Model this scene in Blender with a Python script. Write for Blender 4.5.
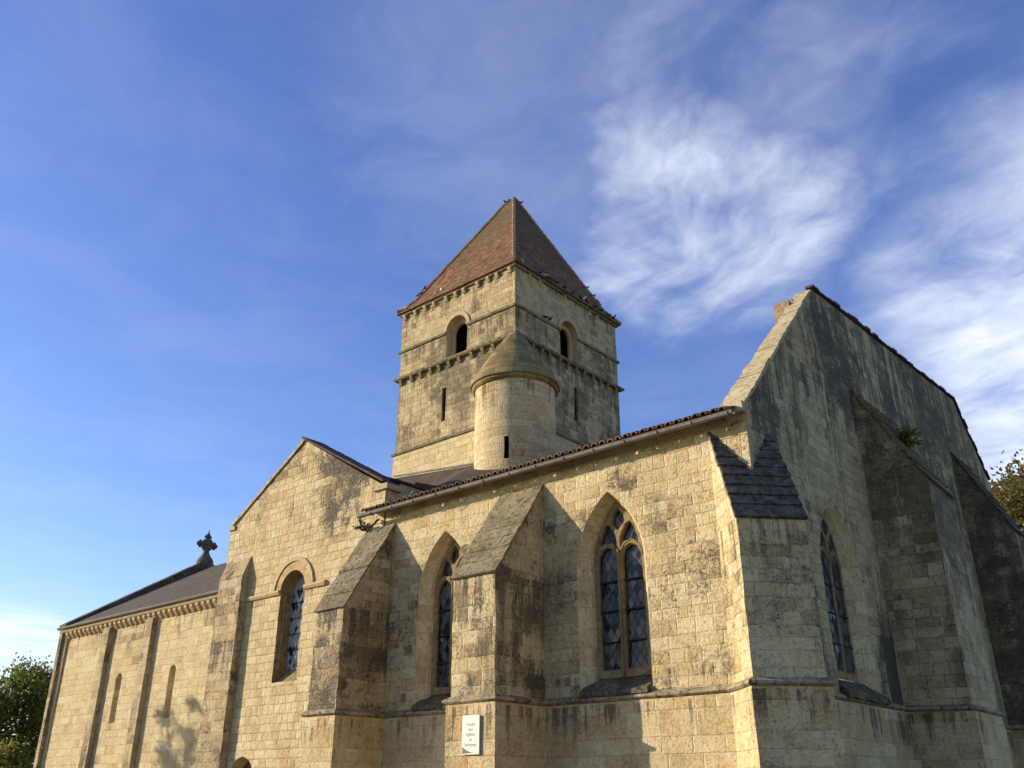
import bpy, bmesh, math, random
from mathutils import Vector, Matrix, noise as mnoise
R = math.radians
random.seed(7)
for o in list(bpy.data.objects): bpy.data.objects.remove(o)
scene = bpy.context.scene
COL = scene.collection

# ------------------------------------------------------------------ camera
cam_d = bpy.data.cameras.new('camera'); cam = bpy.data.objects.new('camera', cam_d); COL.objects.link(cam)
cam_d.sensor_width = 36.0; cam_d.lens = 905.0/1024*36.0; cam_d.clip_start = 0.1; cam_d.clip_end = 4000
AZ, PITCH = R(130.9), R(24.4)
fw = Vector((math.cos(AZ)*math.cos(PITCH), math.sin(AZ)*math.cos(PITCH), math.sin(PITCH)))
cam.location = (0, 0, 1.6); cam.rotation_euler = fw.to_track_quat('-Z', 'Y').to_euler()
scene.camera = cam

# ------------------------------------------------------------------ sun and sky
SUN_AZ, SUN_EL = R(-147.7), R(17.8)
sdir = Vector((math.cos(SUN_AZ)*math.cos(SUN_EL), math.sin(SUN_AZ)*math.cos(SUN_EL), math.sin(SUN_EL)))
ld = bpy.data.lights.new('sun', 'SUN'); ld.energy = 5.0; ld.angle = R(0.5); ld.color = (1.0, 0.865, 0.685)
lo = bpy.data.objects.new('sun', ld); COL.objects.link(lo); lo.location = sdir*60
lo.rotation_euler = (-sdir).to_track_quat('-Z', 'Y').to_euler()
scene.view_settings.view_transform = 'Standard'; scene.view_settings.look = 'None'
scene.view_settings.exposure = 0.47; scene.view_settings.gamma = 1.0
scene.view_settings.use_curve_mapping = False


class NT:
    """small helper for building node trees"""
    def __init__(s, tree): s.t = tree; s.n = tree.nodes; s.l = tree.links
    def new(s, typ, **kw):
        n = s.n.new(typ)
        for k, v in kw.items(): setattr(n, k, v)
        return n
    def put(s, sock, v):
        if hasattr(v, 'is_output'): s.l.new(v, sock)
        elif v is not None: sock.default_value = v
    def math(s, op, a, b=None, c=None, clamp=False):
        n = s.new('ShaderNodeMath', operation=op); n.use_clamp = clamp
        for i, v in enumerate((a, b, c)):
            if v is not None: s.put(n.inputs[i], v)
        return n.outputs[0]
    def vmath(s, op, a, b=None, scale=None):
        n = s.new('ShaderNodeVectorMath', operation=op)
        s.put(n.inputs[0], a)
        if b is not None: s.put(n.inputs[1], b)
        if scale is not None: s.put(n.inputs[3], scale)
        return n.outputs[1] if op in ('DOT_PRODUCT', 'LENGTH') else n.outputs[0]
    def sep(s, v):
        n = s.new('ShaderNodeSeparateXYZ'); s.put(n.inputs[0], v); return n.outputs
    def comb(s, x=0., y=0., z=0.):
        n = s.new('ShaderNodeCombineXYZ')
        for i, v in enumerate((x, y, z)): s.put(n.inputs[i], v)
        return n.outputs[0]
    def noise(s, vec, scale, detail=4., rough=.55, dist=0., dims='3D'):
        n = s.new('ShaderNodeTexNoise', noise_dimensions=dims)
        if dims == '1D': s.put(n.inputs['W'], vec)
        else: s.put(n.inputs['Vector'], vec)
        n.inputs['Scale'].default_value = scale; n.inputs['Detail'].default_value = detail
        n.inputs['Roughness'].default_value = rough; n.inputs['Distortion'].default_value = dist
        return n.outputs[0]
    def white(s, vec, dims='2D'):
        n = s.new('ShaderNodeTexWhiteNoise', noise_dimensions=dims)
        s.put(n.inputs['W' if dims == '1D' else 'Vector'], vec)
        return n.outputs[0]
    def voro(s, vec, scale, feature='F1', rnd=1.0):
        n = s.new('ShaderNodeTexVoronoi', feature=feature); s.put(n.inputs['Vector'], vec)
        n.inputs['Scale'].default_value = scale; n.inputs['Randomness'].default_value = rnd
        return n.outputs
    def step(s, v, a, b, lo=0., hi=1.):
        n = s.new('ShaderNodeMapRange', interpolation_type='SMOOTHSTEP'); n.clamp = True
        s.put(n.inputs[0], v); s.put(n.inputs[1], a); s.put(n.inputs[2], b); s.put(n.inputs[3], lo); s.put(n.inputs[4], hi)
        return n.outputs[0]
    def mix(s, f, a, b, mode='MIX'):
        n = s.new('ShaderNodeMix', data_type='RGBA', blend_type=mode); n.clamp_factor = True
        s.put(n.inputs[0], f)
        for i, v in ((6, a), (7, b)):
            if isinstance(v, tuple) and len(v) == 3: v = v + (1.,)
            s.put(n.inputs[i], v)
        return n.outputs[2]
    def ramp(s, f, cols, interp='LINEAR'):
        n = s.new('ShaderNodeValToRGB'); cr = n.color_ramp; cr.interpolation = interp
        while len(cr.elements) < len(cols): cr.elements.new(0.5)
        for e, (p, c) in zip(cr.elements, cols): e.position = p; e.color = tuple(c)+(1.,)
        s.put(n.inputs[0], f); return n.outputs[0]
    def bump(s, h, dist, strength=1., normal=None):
        n = s.new('ShaderNodeBump'); n.inputs['Strength'].default_value = strength; n.inputs['Distance'].default_value = dist
        s.put(n.inputs['Height'], h)
        if normal is not None: s.put(n.inputs['Normal'], normal)
        return n.outputs[0]


world = bpy.data.worlds.new('World'); scene.world = world; world.use_nodes = True
def build_world():
    k = NT(world.node_tree); k.n.clear()
    sky = k.new('ShaderNodeTexSky', sky_type='NISHITA'); sky.sun_disc = False
    sky.sun_elevation = SUN_EL; sky.sun_rotation = math.atan2(sdir.x, sdir.y)
    sky.air_density = 1.0; sky.dust_density = 0.35; sky.ozone_density = 2.5; sky.altitude = 100
    d = k.new('ShaderNodeTexCoord').outputs['Generated']
    x, y, z = k.sep(d)
    zz = k.math('MAXIMUM', z, .06)
    px, py = k.math('DIVIDE', x, zz), k.math('DIVIDE', y, zz)
    # rotate so that the first axis runs along the cirrus streaks
    ca, sa = .86, -.51
    sx = k.math('ADD', k.math('MULTIPLY', px, ca), k.math('MULTIPLY', py, sa))
    sy = k.math('ADD', k.math('MULTIPLY', px, -sa), k.math('MULTIPLY', py, ca))
    P = k.comb(k.math('MULTIPLY', sx, .42), sy, 0.)
    warp = k.noise(k.comb(px, py, 3.), 2.2, 3.)
    Pw = k.vmath('ADD', P, k.comb(k.math('MULTIPLY', warp, .22), k.math('MULTIPLY', warp, .35), 0.))
    fine = k.noise(Pw, 5.5, 8., .58, .2)
    w2 = k.noise(k.comb(px, py, 8.), 1.3, 3., .5)
    mid = k.noise(k.comb(k.math('ADD', px, k.math('MULTIPLY', w2, .5)), k.math('ADD', py, k.math('MULTIPLY', warp, .45)), 0.), 2.8, 9., .60, .4)
    wn = k.new('ShaderNodeTexNoise'); k.put(wn.inputs['Vector'], k.comb(px, py, 5.)); wn.inputs['Scale'].default_value = 2.4; wn.inputs['Detail'].default_value = 6.; wn.inputs['Roughness'].default_value = .6
    dw = k.vmath('NORMALIZE', k.vmath('ADD', d, k.vmath('SCALE', k.vmath('SUBTRACT', wn.outputs[1], (.5, .5, .5)), None, .20)))
    def blob(c, r0, r1, d=dw):
        c = Vector(c).normalized()
        return k.step(k.vmath('DOT_PRODUCT', d, tuple(c)), math.cos(R(r0)), math.cos(R(r1)))
    tex = k.math('ADD', k.math('MULTIPLY', fine, .58), k.math('MULTIPLY', mid, .42))
    texm = k.math('ADD', k.math('MULTIPLY', fine, .18), k.math('MULTIPLY', mid, .82))
    texA = k.math('ADD', k.math('MULTIPLY', fine, .34), k.math('MULTIPLY', mid, .66))
    def cloud(mask, lo, hi, amt, t=None):
        th = k.math('SUBTRACT', t or tex, k.math('MULTIPLY', k.math('SUBTRACT', 1., mask), .42))
        return k.math('MULTIPLY', k.step(th, lo, hi), amt)
    A = k.math('MAXIMUM', k.math('MAXIMUM', blob((-.405, .71, .573), 10., .0), blob((-.365, .735, .57), 12.5, .0)), blob((-.33, .755, .565), 10., .0))
    B = k.math('MAXIMUM', k.math('MAXIMUM', blob((-.09, .905, .41), 15, 1.), blob((-.15, .93, .33), 14, 1.)), blob((-.02, .88, .47), 12, 1.))
    C = blob((-.28, .69, .66), 21, 3.)
    D = k.math('MULTIPLY', blob((-.95, .30, .13), 9, 2.), k.math('SUBTRACT', k.step(z, .09, .125), k.step(z, .14, .175)))
    ca_ = k.math('MULTIPLY', k.math('MULTIPLY', k.step(tex, .30, .72), k.math('POWER', A, 4.2)), .88)
    cb_ = k.math('MULTIPLY', k.math('MULTIPLY', k.step(texA, .20, .72), k.math('POWER', B, 1.7)), .98)
    cc_ = k.math('MAXIMUM', cloud(C, .32, .84, .38, texA), cloud(blob((-.42, .58, .70), 27, 5.), .24, .74, .17, texm))
    cd_ = k.math('MULTIPLY', D, k.step(mid, .3, .55, .35, .8))
    cov = k.math('MAXIMUM', k.math('MAXIMUM', ca_, cb_), k.math('MAXIMUM', cc_, cd_))
    hs = k.new('ShaderNodeHueSaturation'); k.put(hs.inputs['Color'], sky.outputs[0])
    hs.inputs['Hue'].default_value = .521; hs.inputs['Saturation'].default_value = 1.16; hs.inputs['Value'].default_value = 1.08
    veil = k.step(mid, .35, .75, .0, .06)
    col = k.mix(k.math('MAXIMUM', cov, veil), hs.outputs[0], (5.0, 5.3, 5.9, 1.))
    bg = k.new('ShaderNodeBackground'); k.put(bg.inputs[0], col); bg.inputs[1].default_value = 0.15
    out = k.new('ShaderNodeOutputWorld'); k.l.new(bg.outputs[0], out.inputs[0])
build_world()

# ------------------------------------------------------------------ materials
def newmat(name):
    m = bpy.data.materials.new(name); m.use_nodes = True; k = NT(m.node_tree); k.n.clear()
    bs = k.new('ShaderNodeBsdfPrincipled'); out = k.new('ShaderNodeOutputMaterial'); k.l.new(bs.outputs[0], out.inputs[0])
    bs.inputs['Roughness'].default_value = .9; bs.inputs['Specular IOR Level'].default_value = .2
    return m, k, bs

WARM = [(0.0, (.35, .24, .10)), (.25, (.51, .375, .17)), (.6, (.63, .495, .255)), (.85, (.70, .585, .34)), (1., (.48, .365, .185))]
PALE = [(0.0, (.39, .275, .12)), (.35, (.55, .42, .20)), (.75, (.66, .54, .295)), (1., (.55, .435, .22))]
GREY = [(0.0, (.29, .21, .10)), (.35, (.44, .335, .165)), (.7, (.56, .445, .235)), (1., (.41, .315, .16))]

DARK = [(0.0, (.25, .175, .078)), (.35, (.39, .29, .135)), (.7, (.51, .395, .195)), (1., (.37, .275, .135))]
def stone(name, tones=WARM, course=.27, bw=.48, grime=.4, gscale=.55, streak=0., black=.2, jointdark=.5, tops=(), ochre=.25, joint_w=.010,
          bumpd=.012, grime_col=(.115, .088, .050), black_col=(.036, .030, .022), seed=0., blocky=.5, spots=(), drips=()):
    """coursed limestone: uneven courses and block lengths, mortar, per-block tone, lichen and soot stains"""
    m, k, bs = newmat(name)
    uv = k.new('ShaderNodeUVMap').outputs[0]; P = k.new('ShaderNodeTexCoord').outputs['Object']
    P = k.vmath('ADD', P, (seed*3.1, seed*1.7, 0.))
    u, v, _ = k.sep(uv)
    wob = k.noise(P, 3.0, 3.)
    wob2 = k.noise(k.vmath('ADD', P, (9., 4., 2.)), 14., 2.)
    v1 = k.math('ADD', v, k.math('MULTIPLY', k.noise(k.math('ADD', v, seed*7.), 1.1, 1., .5, 0., '1D'), course*1.0))
    v2 = k.math('ADD', v1, k.math('MULTIPLY_ADD', wob, .035, k.math('MULTIPLY', wob2, .014)))
    r_ = k.math('DIVIDE', v2, course); row = k.math('FLOOR', r_); fv = k.math('FRACT', r_)
    w = k.math('MULTIPLY_ADD', k.white(k.math('ADD', row, 17.3+seed), '1D'), bw*.75, bw*.62)
    off = k.math('MULTIPLY', k.white(k.math('ADD', row, 3.7+seed), '1D'), 11.)
    u2 = k.math('ADD', u, k.math('MULTIPLY_ADD', k.noise(k.vmath('ADD', P, (3., 8., 5.)), 1.8, 2.), .07, k.math('MULTIPLY', wob2, .016)))
    c_ = k.math('ADD', k.math('DIVIDE', u2, w), off); cell = k.math('FLOOR', c_); fu = k.math('FRACT', c_)
    rnd = k.white(k.comb(cell, row, seed), '3D'); rnd2 = k.white(k.comb(cell, row, seed+5.5), '3D')
    du = k.math('MULTIPLY', k.math('MINIMUM', fu, k.math('SUBTRACT', 1., fu)), w)
    dv = k.math('MULTIPLY', k.math('MINIMUM', fv, k.math('SUBTRACT', 1., fv)), course)
    dj = k.math('MINIMUM', du, dv)
    dj = k.math('ADD', dj, k.math('MULTIPLY', k.math('SUBTRACT', k.noise(P, 22., 3.), .5), .016))
    joint = k.step(dj, joint_w*.35, joint_w*1.25, 1., 0.)
    big = k.noise(P, gscale, 6., .6, .4)
    mid = k.noise(k.vmath('ADD', P, (20., 3., 7.)), 2.3, 6., .65, .3)
    fine = k.noise(P, 24., 5., .7)
    spk = k.noise(k.vmath('ADD', P, (1., 30., 7.)), 55., 3., .6)
    base = k.ramp(k.math('ADD', k.math('MULTIPLY', rnd, .52), k.math('MULTIPLY_ADD', mid, 1.1, -.30)), tones)
    base = k.mix(k.math('MULTIPLY', k.step(k.math('ADD', k.noise(k.vmath('ADD', P, (5., 15., 9.)), .9, 4.), k.math('MULTIPLY', rnd2, .22)), .56, .8), ochre), base, (.50, .27, .085))
    base = k.mix(k.step(fine, .35, .75, .0, .35), base, k.mix(.5, base, (.62, .55, .42), 'MIX'))
    base = k.mix(k.step(k.noise(P, 7., 6., .75), .47, .68, 0., .5), base, (.29, .225, .135))
    base = k.mix(k.step(k.noise(k.vmath('ADD', P, (11., 6., 2.)), 3.1, 5., .7), .5, .7, 0., .4), base, (.66, .56, .37))
    # joints: partly open and dark, partly pale pointing
    jcol = k.mix(k.step(k.math('ADD', k.noise(k.vmath('ADD', P, (2., 2., 40.)), .8, 4.), jointdark-.5), .42, .58), (.56, .47, .32), (.15, .115, .07))
    jm = k.math('MULTIPLY', joint, k.step(k.noise(k.vmath('ADD', P, (6., 22., 4.)), 1.7, 5., .65), .38, .64, .08, .50))
    base = k.mix(jm, base, jcol)
    # grime: grey weathering film, block by block
    g = k.math('ADD', k.math('MULTIPLY', big, .75), k.math('MULTIPLY', mid, .35))
    g = k.math('ADD', g, k.math('MULTIPLY', k.math('SUBTRACT', rnd2, .5), .27*blocky))
    g = k.math('ADD', g, grime-.5)
    x_, y_, z_ = k.sep(k.new('ShaderNodeTexCoord').outputs['Object'])
    for (za, zb, amt) in tops:
        g = k.math('ADD', g, k.math('MULTIPLY', k.step(z_, za, zb), amt))
    if drips:
        dn = k.noise(k.comb(k.math('MULTIPLY', x_, 5.), k.math('MULTIPLY', y_, 5.), k.math('MULTIPLY', z_, .35)), 1., 5., .65)
        for (zt, ln, amt) in drips:
            mk = k.math('MULTIPLY', k.step(z_, zt-ln, zt-.03), k.math('LESS_THAN', z_, zt))
            g = k.math('ADD', g, k.math('MULTIPLY', k.math('MULTIPLY', mk, k.step(dn, .42, .66)), amt))
    sp_ = 0.
    for (cpos, rad, amt) in spots:
        dd = k.vmath('LENGTH', k.vmath('MULTIPLY', k.vmath('SUBTRACT', k.new('ShaderNodeTexCoord').outputs['Object'], cpos), (1., 1., .6)))
        sp_ = k.math('ADD', sp_, k.step(dd, rad*.2, rad, amt, 0.))
    if spots: g = k.math('ADD', g, sp_)
    if streak:
        sv = k.comb(k.math('MULTIPLY', x_, 2.3), k.math('MULTIPLY', y_, 2.3), k.math('MULTIPLY', z_, .22))
        st = k.noise(sv, 1.25, 6., .62, .25)
        g = k.math('ADD', g, k.math('MULTIPLY', k.math('SUBTRACT', st, .5), streak))
    grain = k.math('ADD', k.math('MULTIPLY', k.math('SUBTRACT', k.noise(P, 17., 8., .8), .5), .75), k.math('MULTIPLY', k.math('SUBTRACT', spk, .5), .25))
    g = k.math('ADD', g, k.math('MULTIPLY', grain, .75))
    gm = k.step(g, .44, .68)
    base = k.mix(k.math('MULTIPLY', gm, .84), base, k.mix(k.step(k.math('ADD', k.math('MULTIPLY', fine, .6), k.math('MULTIPLY_ADD', rnd, .25, k.math('MULTIPLY', mid, .3))), .38, .78), tuple(c*.7 for c in grime_col), k.mix(k.step(k.noise(P, 8., 9., .78), .40, .62), tuple(c*1.3 for c in grime_col), tuple(c*q for c, q in zip(grime_col, (2.7, 2.6, 2.4))))))
    # black crust and lichen in specks gathered into patches
    bl = k.math('ADD', k.math('MULTIPLY', k.noise(k.vmath('ADD', P, (40., 1., 3.)), 1.5, 5., .65), .75), k.math('MULTIPLY', k.noise(P, 13., 6., .75), .55))
    bl = k.math('ADD', bl, k.math('MULTIPLY_ADD', gm, .10, (black-.5)*.62))
    bl = k.math('ADD', bl, k.math('MULTIPLY', grain, .45))
    if spots: bl = k.math('ADD', bl, k.math('MULTIPLY', sp_, .7))
    bm_ = k.step(bl, .56, .70)
    base = k.mix(k.math('MULTIPLY', bm_, .86), base, k.mix(k.step(k.math('ADD', k.math('MULTIPLY', spk, .6), k.math('MULTIPLY', fine, .4)), .42, .62), black_col, (.17, .15, .11)))
    base = k.mix(k.step(spk, .66, .74, 0., .5), base, (.58, .51, .38))
    k.put(bs.inputs['Base Color'], base)
    h = k.math('MULTIPLY_ADD', rnd, .22, k.math('MULTIPLY', k.step(dj, 0., joint_w*2.2), .42))
    h = k.math('ADD', h, k.math('MULTIPLY', k.noise(P, 11., 6., .7), 1.1))
    h = k.math('ADD', h, k.math('MULTIPLY', k.math('MULTIPLY', k.math('SUBTRACT', rnd2, .5), fu), .9))
    h = k.math('ADD', h, k.math('MULTIPLY', k.math('MULTIPLY', k.math('SUBTRACT', rnd, .5), fv), .7))
    h = k.math('ADD', h, k.math('MULTIPLY', fine, .8))
    pit = k.step(k.noise(k.vmath('ADD', P, (8., 8., 1.)), 19., 6., .78), .55, .72)
    h = k.math('SUBTRACT', h, k.math('MULTIPLY', pit, .8))
    k.put(bs.inputs['Normal'], k.bump(h, bumpd*2.2, 1.))
    return m

def rough_stone(name, ca, cb, cc, bscale=9., bumpd=.02, lichen=None):
    """unjointed weathered slab stone with lichen"""
    m, k, bs = newmat(name); P = k.new('ShaderNodeTexCoord').outputs['Object']
    a = k.noise(P, 2.2, 7., .68, .3); b = k.noise(P, bscale, 7., .72); c = k.noise(P, 38., 4., .65)
    col = k.mix(k.step(a, .36, .64), ca, cb); col = k.mix(k.step(b, .46, .64), col, cc)
    if lichen: col = k.mix(k.step(k.noise(k.vmath('ADD', P, (7., 7., 7.)), 6., 6., .7), .56, .68, 0., .75), col, lichen)
    col = k.mix(k.step(c, .6, .72, 0., .4), col, (.5, .46, .36))
    k.put(bs.inputs['Base Color'], col)
    k.put(bs.inputs['Normal'], k.bump(k.math('ADD', b, k.math('MULTIPLY', c, .5)), bumpd, 1.))
    return m

def tile_mat(name, cols, rowh, tw, moss=None, moss_z=None, joint=(.05, .03, .02)):
    m, k, bs = newmat(name); uv = k.new('ShaderNodeUVMap').outputs[0]; P = k.new('ShaderNodeTexCoord').outputs['Object']
    u, v, _ = k.sep(uv)
    v = k.math('ADD', v, k.math('MULTIPLY', k.noise(P, 2.5, 2.), .05))
    r_ = k.math('DIVIDE', v, rowh); row = k.math('FLOOR', r_); fv = k.math('FRACT', r_)
    c_ = k.math('ADD', k.math('DIVIDE', u, tw), k.math('MULTIPLY', k.white(row, '1D'), 7.)); cell = k.math('FLOOR', c_); fu = k.math('FRACT', c_)
    rnd = k.white(k.comb(cell, row, 0.), '3D')
    col = k.ramp(k.math('ADD', k.math('MULTIPLY', rnd, .65), k.math('MULTIPLY_ADD', k.noise(P, 1.1, 6., .65), .9, -.28)), cols)
    if moss:
        mk = k.noise(k.vmath('ADD', P, (4., 9., 1.)), 1.3, 6., .7)
        if moss_z:
            mk = k.math('ADD', mk, k.step(k.sep(k.new('ShaderNodeTexCoord').outputs['Object'])[2], moss_z[0], moss_z[1], -.08, .26))
        col = k.mix(k.step(mk, .48, .75, 0., .85), col, moss)
    e = k.math('MAXIMUM', k.step(fv, .0, .16, 1., 0.), k.step(k.math('MINIMUM', fu, k.math('SUBTRACT', 1., fu)), 0., .07, .7, 0.))
    col = k.mix(k.math('MULTIPLY', e, .6), col, joint)
    col = k.mix(k.step(k.noise(P, 30., 4., .7), .58, .74, 0., .45), col, (.36, .32, .25))
    k.put(bs.inputs['Base Color'], col)
    h = k.math('ADD', k.math('SUBTRACT', 1., fv), k.math('MULTIPLY', rnd, .35)); h = k.math('ADD', h, k.math('MULTIPLY', k.noise(P, 18., 4.), .4))
    k.put(bs.inputs['Normal'], k.bump(h, .025, 1.))
    return m

def plain(name, ca, cb, scale=5., rough=.8, metal=0., spec=.3, bumpd=.004):
    m, k, bs = newmat(name); P = k.new('ShaderNodeTexCoord').outputs['Object']
    n = k.noise(P, scale, 6., .65)
    k.put(bs.inputs['Base Color'], k.mix(k.step(n, .35, .65), ca, cb)); bs.inputs['Roughness'].default_value = rough
    bs.inputs['Metallic'].default_value = metal; bs.inputs['Specular IOR Level'].default_value = spec
    if bumpd: k.put(bs.inputs['Normal'], k.bump(n, bumpd, 1.))
    return m

def leaf_mat(name, cols, trans=.6):
    m, k, bs = newmat(name); g = k.new('ShaderNodeNewGeometry'); P = k.new('ShaderNodeTexCoord').outputs['Object']
    f = k.math('ADD', k.math('MULTIPLY', g.outputs['Random Per Island'], .65), k.math('MULTIPLY_ADD', k.noise(P, .55, 3.), .9, -.3))
    col = k.ramp(f, cols); k.put(bs.inputs['Base Color'], col); bs.inputs['Roughness'].default_value = .6
    tr = k.new('ShaderNodeBsdfTranslucent'); k.put(tr.inputs[0], col)
    mx = k.new('ShaderNodeMixShader'); mx.inputs[0].default_value = trans
    k.l.new(bs.outputs[0], mx.inputs[1]); k.l.new(tr.outputs[0], mx.inputs[2])
    out = [n for n in k.n if n.type == 'OUTPUT_MATERIAL'][0]; k.l.new(mx.outputs[0], out.inputs[0])
    return m

def glass_mat(name, pane=.16, pale=.35):
    """old leaded lights: diamond quarries with lead cames, each pane tilted a little"""
    m, k, bs = newmat(name); u, v, _ = k.sep(k.new('ShaderNodeUVMap').outputs[0])
    P = k.new('ShaderNodeTexCoord').outputs['Object']
    a = k.math('DIVIDE', k.math('ADD', u, k.math('MULTIPLY', v, .62)), pane); b = k.math('DIVIDE', k.math('SUBTRACT', u, k.math('MULTIPLY', v, .62)), pane)
    ia, ib = k.math('FLOOR', a), k.math('FLOOR', b); fa, fb = k.math('FRACT', a), k.math('FRACT', b)
    r1 = k.white(k.comb(ia, ib, 1.), '3D'); r2 = k.white(k.comb(ia, ib, 2.), '3D'); r3 = k.white(k.comb(ia, ib, 3.), '3D')
    lead = k.math('MINIMUM', k.math('MINIMUM', fa, k.math('SUBTRACT', 1., fa)), k.math('MINIMUM', fb, k.math('SUBTRACT', 1., fb)))
    lm = k.step(lead, .04, .075, 1., 0.)
    dirt_glint = k.math('ADD', k.math('MULTIPLY', r1, .55), k.math('MULTIPLY', k.noise(P, 3.2, 5., .65), .75))
    col = k.mix(k.step(dirt_glint, .80-pale*.45, .98-pale*.4), (.010, .011, .014), (.075+(pale > .5)*.25, .073+(pale > .5)*.25, .066+(pale > .5)*.24))  # pale panes: dirt, with sun and sky reflections put into the colour
    col = k.mix(k.math('MULTIPLY', lm, .6), col, (.03, .03, .03)); k.put(bs.inputs['Base Color'], col)
    k.put(bs.inputs['Roughness'], k.math('ADD', k.math('MULTIPLY', lm, .4), .12)); bs.inputs['Specular IOR Level'].default_value = .22
    h = k.math('ADD', k.math('MULTIPLY', k.math('SUBTRACT', r2, .5), k.math('MULTIPLY', fa, 1.)), k.math('MULTIPLY', k.math('SUBTRACT', r3, .5), fb))
    h = k.math('ADD', h, k.math('MULTIPLY', k.noise(P, 12., 2.), .25))
    k.put(bs.inputs['Normal'], k.bump(h, .02, 1.))
    return m

M = {}
M['choir'] = stone('choir_limestone', WARM, .225, .40, .40, .5, 0.25, .24, .42, tops=((4.3, 4.9, .07), (6.6, 7.0, -.10)), ochre=.22, seed=1., drips=((3.62, .4, .3),))
M['choir_butt'] = stone('buttress_limestone', PALE, .24, .42, .50, .6, .5, .26, .4, ochre=.18, seed=2., drips=((5.48, 1.6, .38), (3.1, .8, .2)))
M['diag_butt'] = stone('corner_buttress_limestone', PALE, .22, .40, .41, .6, .2, .22, .45, ochre=.2, seed=9., drips=((5.8, 1.2, .30),))
M['plinth'] = stone('plinth_limestone', WARM, .30, .6, .34, .6, .15, .12, .3, ochre=.5, seed=3., drips=((3.08, .9, .34),))
M['gable'] = stone('gable_limestone', GREY, .21, .42, .365, .45, 1.15, .22, .55, tops=((4.0, 7.5, .03), (8., 11., .05)), ochre=.2, seed=4., spots=(((-6.7, 14.8, 7.2), 1.5, .10), ((-6.7, 19.6, 11.), 1.9, .20), ((-6.7, 26., 11.6), 2.6, .14), ((-6.7, 19.6, 3.8), 1., .22), ((-6.7, 23., 10.), 1.6, .14)), drips=((12.9, 4.5, .26), (10., 3., .2)))
M['gable_butt'] = stone('stained_buttress_limestone', GREY, .22, .45, .40, .45, .7, .20, .55, tops=((4.8, 7.2, .2),), ochre=.2, seed=5., drips=((8.2, 2.5, .3),))
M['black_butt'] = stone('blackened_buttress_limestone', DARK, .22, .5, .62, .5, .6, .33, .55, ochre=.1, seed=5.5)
M['tower'] = stone('tower_limestone', GREY, .20, .34, .445, .5, .6, .20, .6, tops=((12.4, 12.5, .06), (16.3, 16.5, -.10)), ochre=.3, seed=6., grime_col=(.12, .098, .060), drips=((18.0, .9, .2), (16.45, .9, .26), (15.3, 1.9, .24)))
M['tower_base'] = stone('tower_base_limestone', PALE, .22, .4, .26, .5, .2, .12, .5, ochre=.2, seed=6.5)
M['turret'] = stone('turret_limestone', PALE, .24, .40, .36, .6, .25, .12, .45, ochre=.25, seed=6.8, drips=((13.2, 1.2, .3),))
M['transept'] = stone('transept_limestone', WARM, .21, .36, .35, .55, .15, .14, .62, tops=((8.6, 10.2, .12),), ochre=.22, seed=7., joint_w=.015, drips=((6.4, .9, .22), (8.9, 1.6, .14)), spots=(((-18.2, 14.2, 9.2), 1.7, .24),))
M['transept_butt'] = stone('transept_buttress_limestone', GREY, .25, .42, .46, .6, .3, .30, .5, ochre=.25, seed=7.7, drips=((5.4, 1.5, .3),))
M['nave'] = stone('nave_limestone', PALE, .28, .48, .36, .4, .25, .12, .4, ochre=.2, seed=8., drips=((7.5, 1.1, .3),))
M['nave_pil'] = stone('nave_pilaster_limestone', GREY, .28, .48, .46, .6, .5, .25, .4, ochre=.2, seed=8.5)
M['trim'] = rough_stone('dressed_limestone', (.50, 0.390, 0.210), (.43, 0.332, 0.176), (.36, 0.273, 0.143), 7., .008)
M['reveal'] = stone('reveal_limestone', PALE, .36, .6, .24, .6, .2, .10, .3, ochre=.3, seed=12.)
M['tracery'] = rough_stone('shade_toned_limestone', (.30, 0.214, 0.101), (.22, 0.156, 0.071), (.15, 0.107, 0.050), 8., .01)  # darker than the dressed stone: recess shade put into its colour
M['trim_red'] = rough_stone('iron_stained_limestone', (.52, .36, .17), (.42, .27, .12), (.27, .175, .085), 7., .008)
M['string'] = rough_stone('weathered_ledge_stone', (.42, .34, .205), (.25, .205, .125), (.075, .062, .042), 9., .03, (.36, .32, .20))
M['slab'] = rough_stone('lichened_slab_stone', (.31, .25, .145), (.18, .145, .08), (.065, .055, .036), 10., .045, (.30, .265, .14))
M['black_slab'] = rough_stone('black_lichened_slab_stone', (.17, .145, .10), (.095, .082, .06), (.035, .031, .024), 9., .045, (.27, .235, .17))
M['moss_sill'] = rough_stone('mossy_sill_stone', (.17, .14, .085), (.075, .066, .038), (.03, .028, .02), 11., .04, (.20, .17, .10))
M['coping'] = rough_stone('pale_coping_stone', (.50, 0.419, 0.244), (.40, 0.322, 0.176), (.24, 0.195, 0.109), 9., .02, (.34, 0.292, 0.151))
M['hip'] = rough_stone('pale_hip_tiles', (.40, .27, .17), (.30, .19, .12), (.22, .14, .09), 9., .02)  # hips paler than the roof tiles
M['brick'] = rough_stone('red_brick_patch', (.36, .27, .16), (.29, .21, .12), (.2, .14, .08), 12., .02)
M['tower_tile'] = tile_mat('flat_red_tiles', [(0, (.06, .031, .014)), (.35, (.13, .064, .028)), (.65, (.195, .093, .038)), (1., (.27, .155, .075))], .15, .17, (.10, .076, .034), (18.8, 22.8))
M['canal'] = tile_mat('canal_tiles', [(0, (.09, .046, .026)), (.5, (.19, .098, .05)), (1., (.27, .16, .09))], .35, 3., (.12, .10, .07))
M['nave_tile'] = tile_mat('brown_roof_tiles', [(0, (.05, .040, .026)), (.5, (.085, .068, .044)), (1., (.125, .098, .062))], .3, .24, (.10, .09, .06))
M['dark_tile'] = tile_mat('dark_roof_tiles', [(0, (.05, .036, .028)), (.5, (.08, .055, .04)), (1., (.11, .075, .05))], .3, .24, (.05, .045, .035))
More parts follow.
